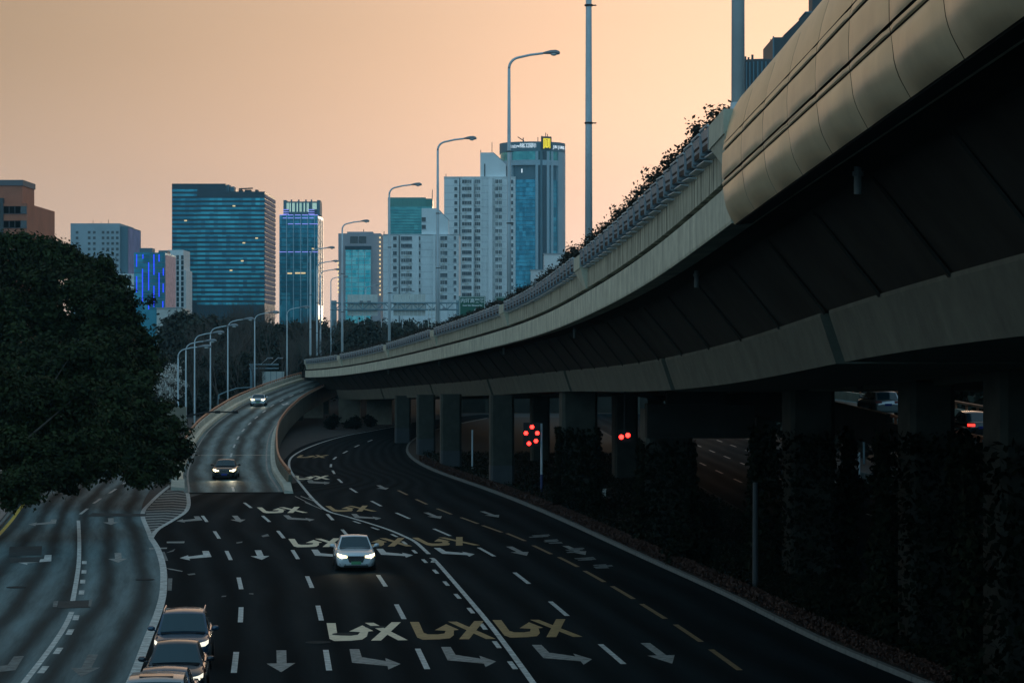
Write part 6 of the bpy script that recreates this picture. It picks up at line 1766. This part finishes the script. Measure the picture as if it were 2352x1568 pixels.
jdrum('crown_windows', 347, 367, .975, M['glass_green'])
jdrum('ledge', 367, 379, 1.0, M['tower_light'])
jdrum('recess', 379, 412, .90, M['tower_wall'])
jdrum('glass_drum', 412, None, .955, M['glass_blue'])
for r in range(26): jdrum('floor_line', 420 + r * 9.6, 420.9 + r * 9.6, .958, M['glass_spandrel'])
for xa, xb in ((1171, 1175), (1230, 1236), (1241, 1246), (1256, 1262), (1266, 1271), (1283, 1300)):
    th0, th1 = (math.degrees(math.asin(max(-1, min(1, (v - cx_) / 76.5)))) for v in (xa, xb)); jdrum('column', 347, None, 1.004, M['tower_light'] if xa not in (1241,) else M['tower_wall'], th0, th1, 4)
for xa, xb in ((1237, 1240), (1247, 1255)):
    th0, th1 = (math.degrees(math.asin((v - cx_) / 76.5)) for v in (xa, xb)); jdrum('dark_shaft', 345, None, .99, M['glass_spandrel'], th0, th1, 3)
jdrum('lit_opening', 387, 396, .91, M['letter_lit'], -22, -20, 2)
def arc_text(s_, x0, step, y, size, m, nm='lettering'):
    for i, ch in enumerate(s_):
        if ch == ' ': continue
        sn = (x0 + step * i - cx_) / 76.5; th = math.asin(max(-.99, min(.99, sn)))
        text(nm, ch, size, (t.x(cx_) + Rr * 1.006 * math.sin(th), t.f + Rr * (1 - 1.006 * math.cos(th)), t.z(y)), m, t.t, rot=(math.pi / 2, 0, th), extrude=.12)
arc_text('锦江国际', 1199, 9.2, 335, 3.6, M['letter_lit'])
arc_text('JinJiang', 1173.5, 2.7, 334.5, 2.3, M['letter_lit'])
t.box('lettering_underline', 1174, 1190, 338.5, 339.1, M['letter_lit'], fy=Rr * .12, depth=.3)
arc_text('JIN JIANG T', 1271.5, 2.95, 336.5, 3.3, M['letter_lit'])
th = math.asin((1256.5 - cx_) / 76.5)
e = thing('tower_emblem', 'square lit yellow emblem near the top of the round tower', 'emblem', (0, 0, 0))
e.parent = None
bb_ = MB(); w2 = 3.1
ex, ey, ez = t.X0 + t.x(1256), jY + Rr * (1 - math.cos(th)) - 1.6, t.z(330)
e.location = (ex, ey, ez); e.rotation_euler = (0, 0, th)
mb = MB(); mb.box((0, .9, .6), (8.0, 1.4, 9.4)); obj('backing', mb, M['far_dark'], e)
mb = MB(); W_, Hh = 5.6, 7.6
mb.box((0, 0, Hh / 2 - .3), (W_, .3, .7)); mb.box((-W_ / 2 + .3, 0, 0), (.6, .3, Hh - .2)); mb.box((W_ / 2 - .3, 0, .2), (.6, .3, Hh - .5))
obj('frame', mb, M['logo_yellow'], e)
for x in (-1.35, 0, 1.35):
    mb = MB(); mb.box((x, -.02, .5 - (.5 if x == 0 else 0)), (.85, .3, 5.6)); mb.box((x - .5, -.02, -2.6), (.75, .3, .8)); obj('stroke', mb, M['logo_yellow'], e)
for px, y in ((1254, 302), (1258, 305), (1245, 309), (1236, 312)):
    an = MB(); an.tube([(t.x(px), t.f + 12, t.z(326)), (t.x(px), t.f + 12, t.z(y))], .3, 5); obj('antenna', an, M['far_dark'], t.t)
an = MB(); an.tube([(t.x(1189), t.f + 10, t.z(312)), (t.x(1204), t.f + 10, t.z(322))], .35, 5); an.tube([(t.x(1202), t.f + 10, t.z(326)), (t.x(1202), t.f + 10, t.z(314))], .4, 5); obj('roof_crane', an, M['far_dark'], t.t)
b11 = Bld('low_white_building', 'low white building with square corner frames at the foot of the round tower', 'building', 560, 1219, 1289, 582, 20)
b11.box('wall', 1250, 1289, 584, None, M['white_wall2']); b11.box('coping', 1248, 1291, 581.5, 584, M['slab_white'], fy=-.4, depth=12)
b11.box('low_wall', 1219, 1250, 621, None, M['white_wall'], fy=-2, depth=10); b11.box('coping', 1217.5, 1251, 619, 621, M['slab_white'], fy=-2.4, depth=11)
# dark towers at the upper right
b12 = Bld('ribbed_round_tower', 'dark ribbed round tower topped by antennas at the upper right', 'building', 300, 1706, 1800, 134, 12)
mb = MB(); R12 = 47 * b12.Y / F; mb.lathe([(R12, 0), (R12, b12.z(134)), (R12 * .96, b12.z(134) + .3)], 32, (0, 0, 0)); obj('drum', mb, M['far_dark'], b12.t)
for k in range(32):
    an = 2 * math.pi * k / 32
    if math.sin(an) < .2:
        mb = MB(); mb.box((R12 * 1.01 * math.cos(an), R12 * 1.01 * math.sin(an), b12.z(180)), (.35, .35, b12.z(138) - b12.z(222)), rz=an); obj('rib', mb, M['tower_wall'], b12.t)
for px, y, r in ((1713, 96, .12), (1719, 122, .25), (1726, 124, .3), (1735, 118, .35), (1745, 128, .1), (1757, 127, .1), (1763, 126, .12)):
    mb = MB(); mb.tube([(b12.x(px), -1, b12.z(137)), (b12.x(px), -1, b12.z(y))], r, 5); obj('antenna', mb, M['far_dark'], b12.t)
b13 = Bld('slant_roof_tower', 'dark tower with a steep slanted roof at the upper right behind the cladding', 'building', 330, 1776, 1890, 86, 20)
b13.box('wall', 1776, 1800, 86, None, M['far_dark']); b13.box('fin', 1775, 1778, 84, None, M['tower_wall'], fy=-.3, depth=1)
mb = MB(); ring = [(b13.x(1799), 0), (b13.x(1900), 0), (b13.x(1900), b13.z(28)), (b13.x(1855), b13.z(28)), (b13.x(1801), b13.z(80))]
k = 0
for yy in (b13.f + 1, b13.f + 18): mb.v += [(x, yy, z) for x, z in ring]
mb.face(range(5)); mb.face([9, 8, 7, 6, 5])
for i in range(5): mb.face((i, 5 + i, 5 + (i + 1) % 5, (i + 1) % 5))
obj('slanted_block', mb, M['far_dark'], b13.t); b13.box('roof_slab', 1850, 1902, 26, 29, M['tower_wall'], fy=.8, depth=18)
b13.box('upper_block', 1871, 1930, -40, None, M['far_dark'], fy=6, depth=10)
mb = MB(); mb.tube([(b13.x(1782), 0, b13.z(88)), (b13.x(1782), 0, b13.z(76))], .12, 5); obj('antenna', mb, M['far_dark'], b13.t)

# unseen blocks added behind and right of the viewer, to darken under the viaduct
cb = MB()
for x0, x1, y0, y1, hh in ((8, 44, -130, -96, 46), (52, 90, -120, -70, 58), (46, 80, -55, -15, 38), (50, 82, -5, 40, 30), (-14, 2, -150, -128, 34), (48, 80, 60, 300, 26)):
    cb.box(((x0 + x1) / 2, (y0 + y1) / 2, hh / 2), (x1 - x0, y1 - y0, hh))
    for k in range(int(hh / 3.4)): cb.box(((x0 + x1) / 2, (y0 + y1) / 2, 2.2 + k * 3.4), (x1 - x0 + .3, y1 - y0 + .3, 1.2), 1)
stuff(obj('city_blocks', cb, [M['grey_wall'], M['glass_dark']]))

# ================================================================== HAZE
hz = MB(); top = 215.0
hz.box((0, 1600, (top - 1.2) / 2), (3400, 3560, top + 1.2))
hm = bpy.data.materials.new('haze_air'); hm.use_nodes = True
n_ = hm.node_tree.nodes; n_.clear()
pv_ = n_.new("ShaderNodeVolumePrincipled"); pv_.inputs["Color"].default_value = (.40, .78, 1.0, 1); pv_.inputs["Density"].default_value = .00008; pv_.inputs["Anisotropy"].default_value = .15
oo = n_.new("ShaderNodeOutputMaterial"); hm.node_tree.links.new(pv_.outputs[0], oo.inputs["Volume"])
haze = stuff(obj('haze', hz, hm))

# ------------------------------------------------------------------ lettering becomes plain mesh
bpy.context.view_layer.update()
dg = bpy.context.evaluated_depsgraph_get()
for o in [o for o in COL.objects if o.type == 'FONT']:
    me = bpy.data.meshes.new_from_object(o.evaluated_get(dg))
    me.name = o.name
    n = bpy.data.objects.new(o.name, me); nm = o.name
    n.parent = o.parent; n.matrix_parent_inverse = o.matrix_parent_inverse.copy(); n.location = o.location; n.rotation_euler = o.rotation_euler
    bpy.data.objects.remove(o); n.name = nm
    COL.objects.link(n)
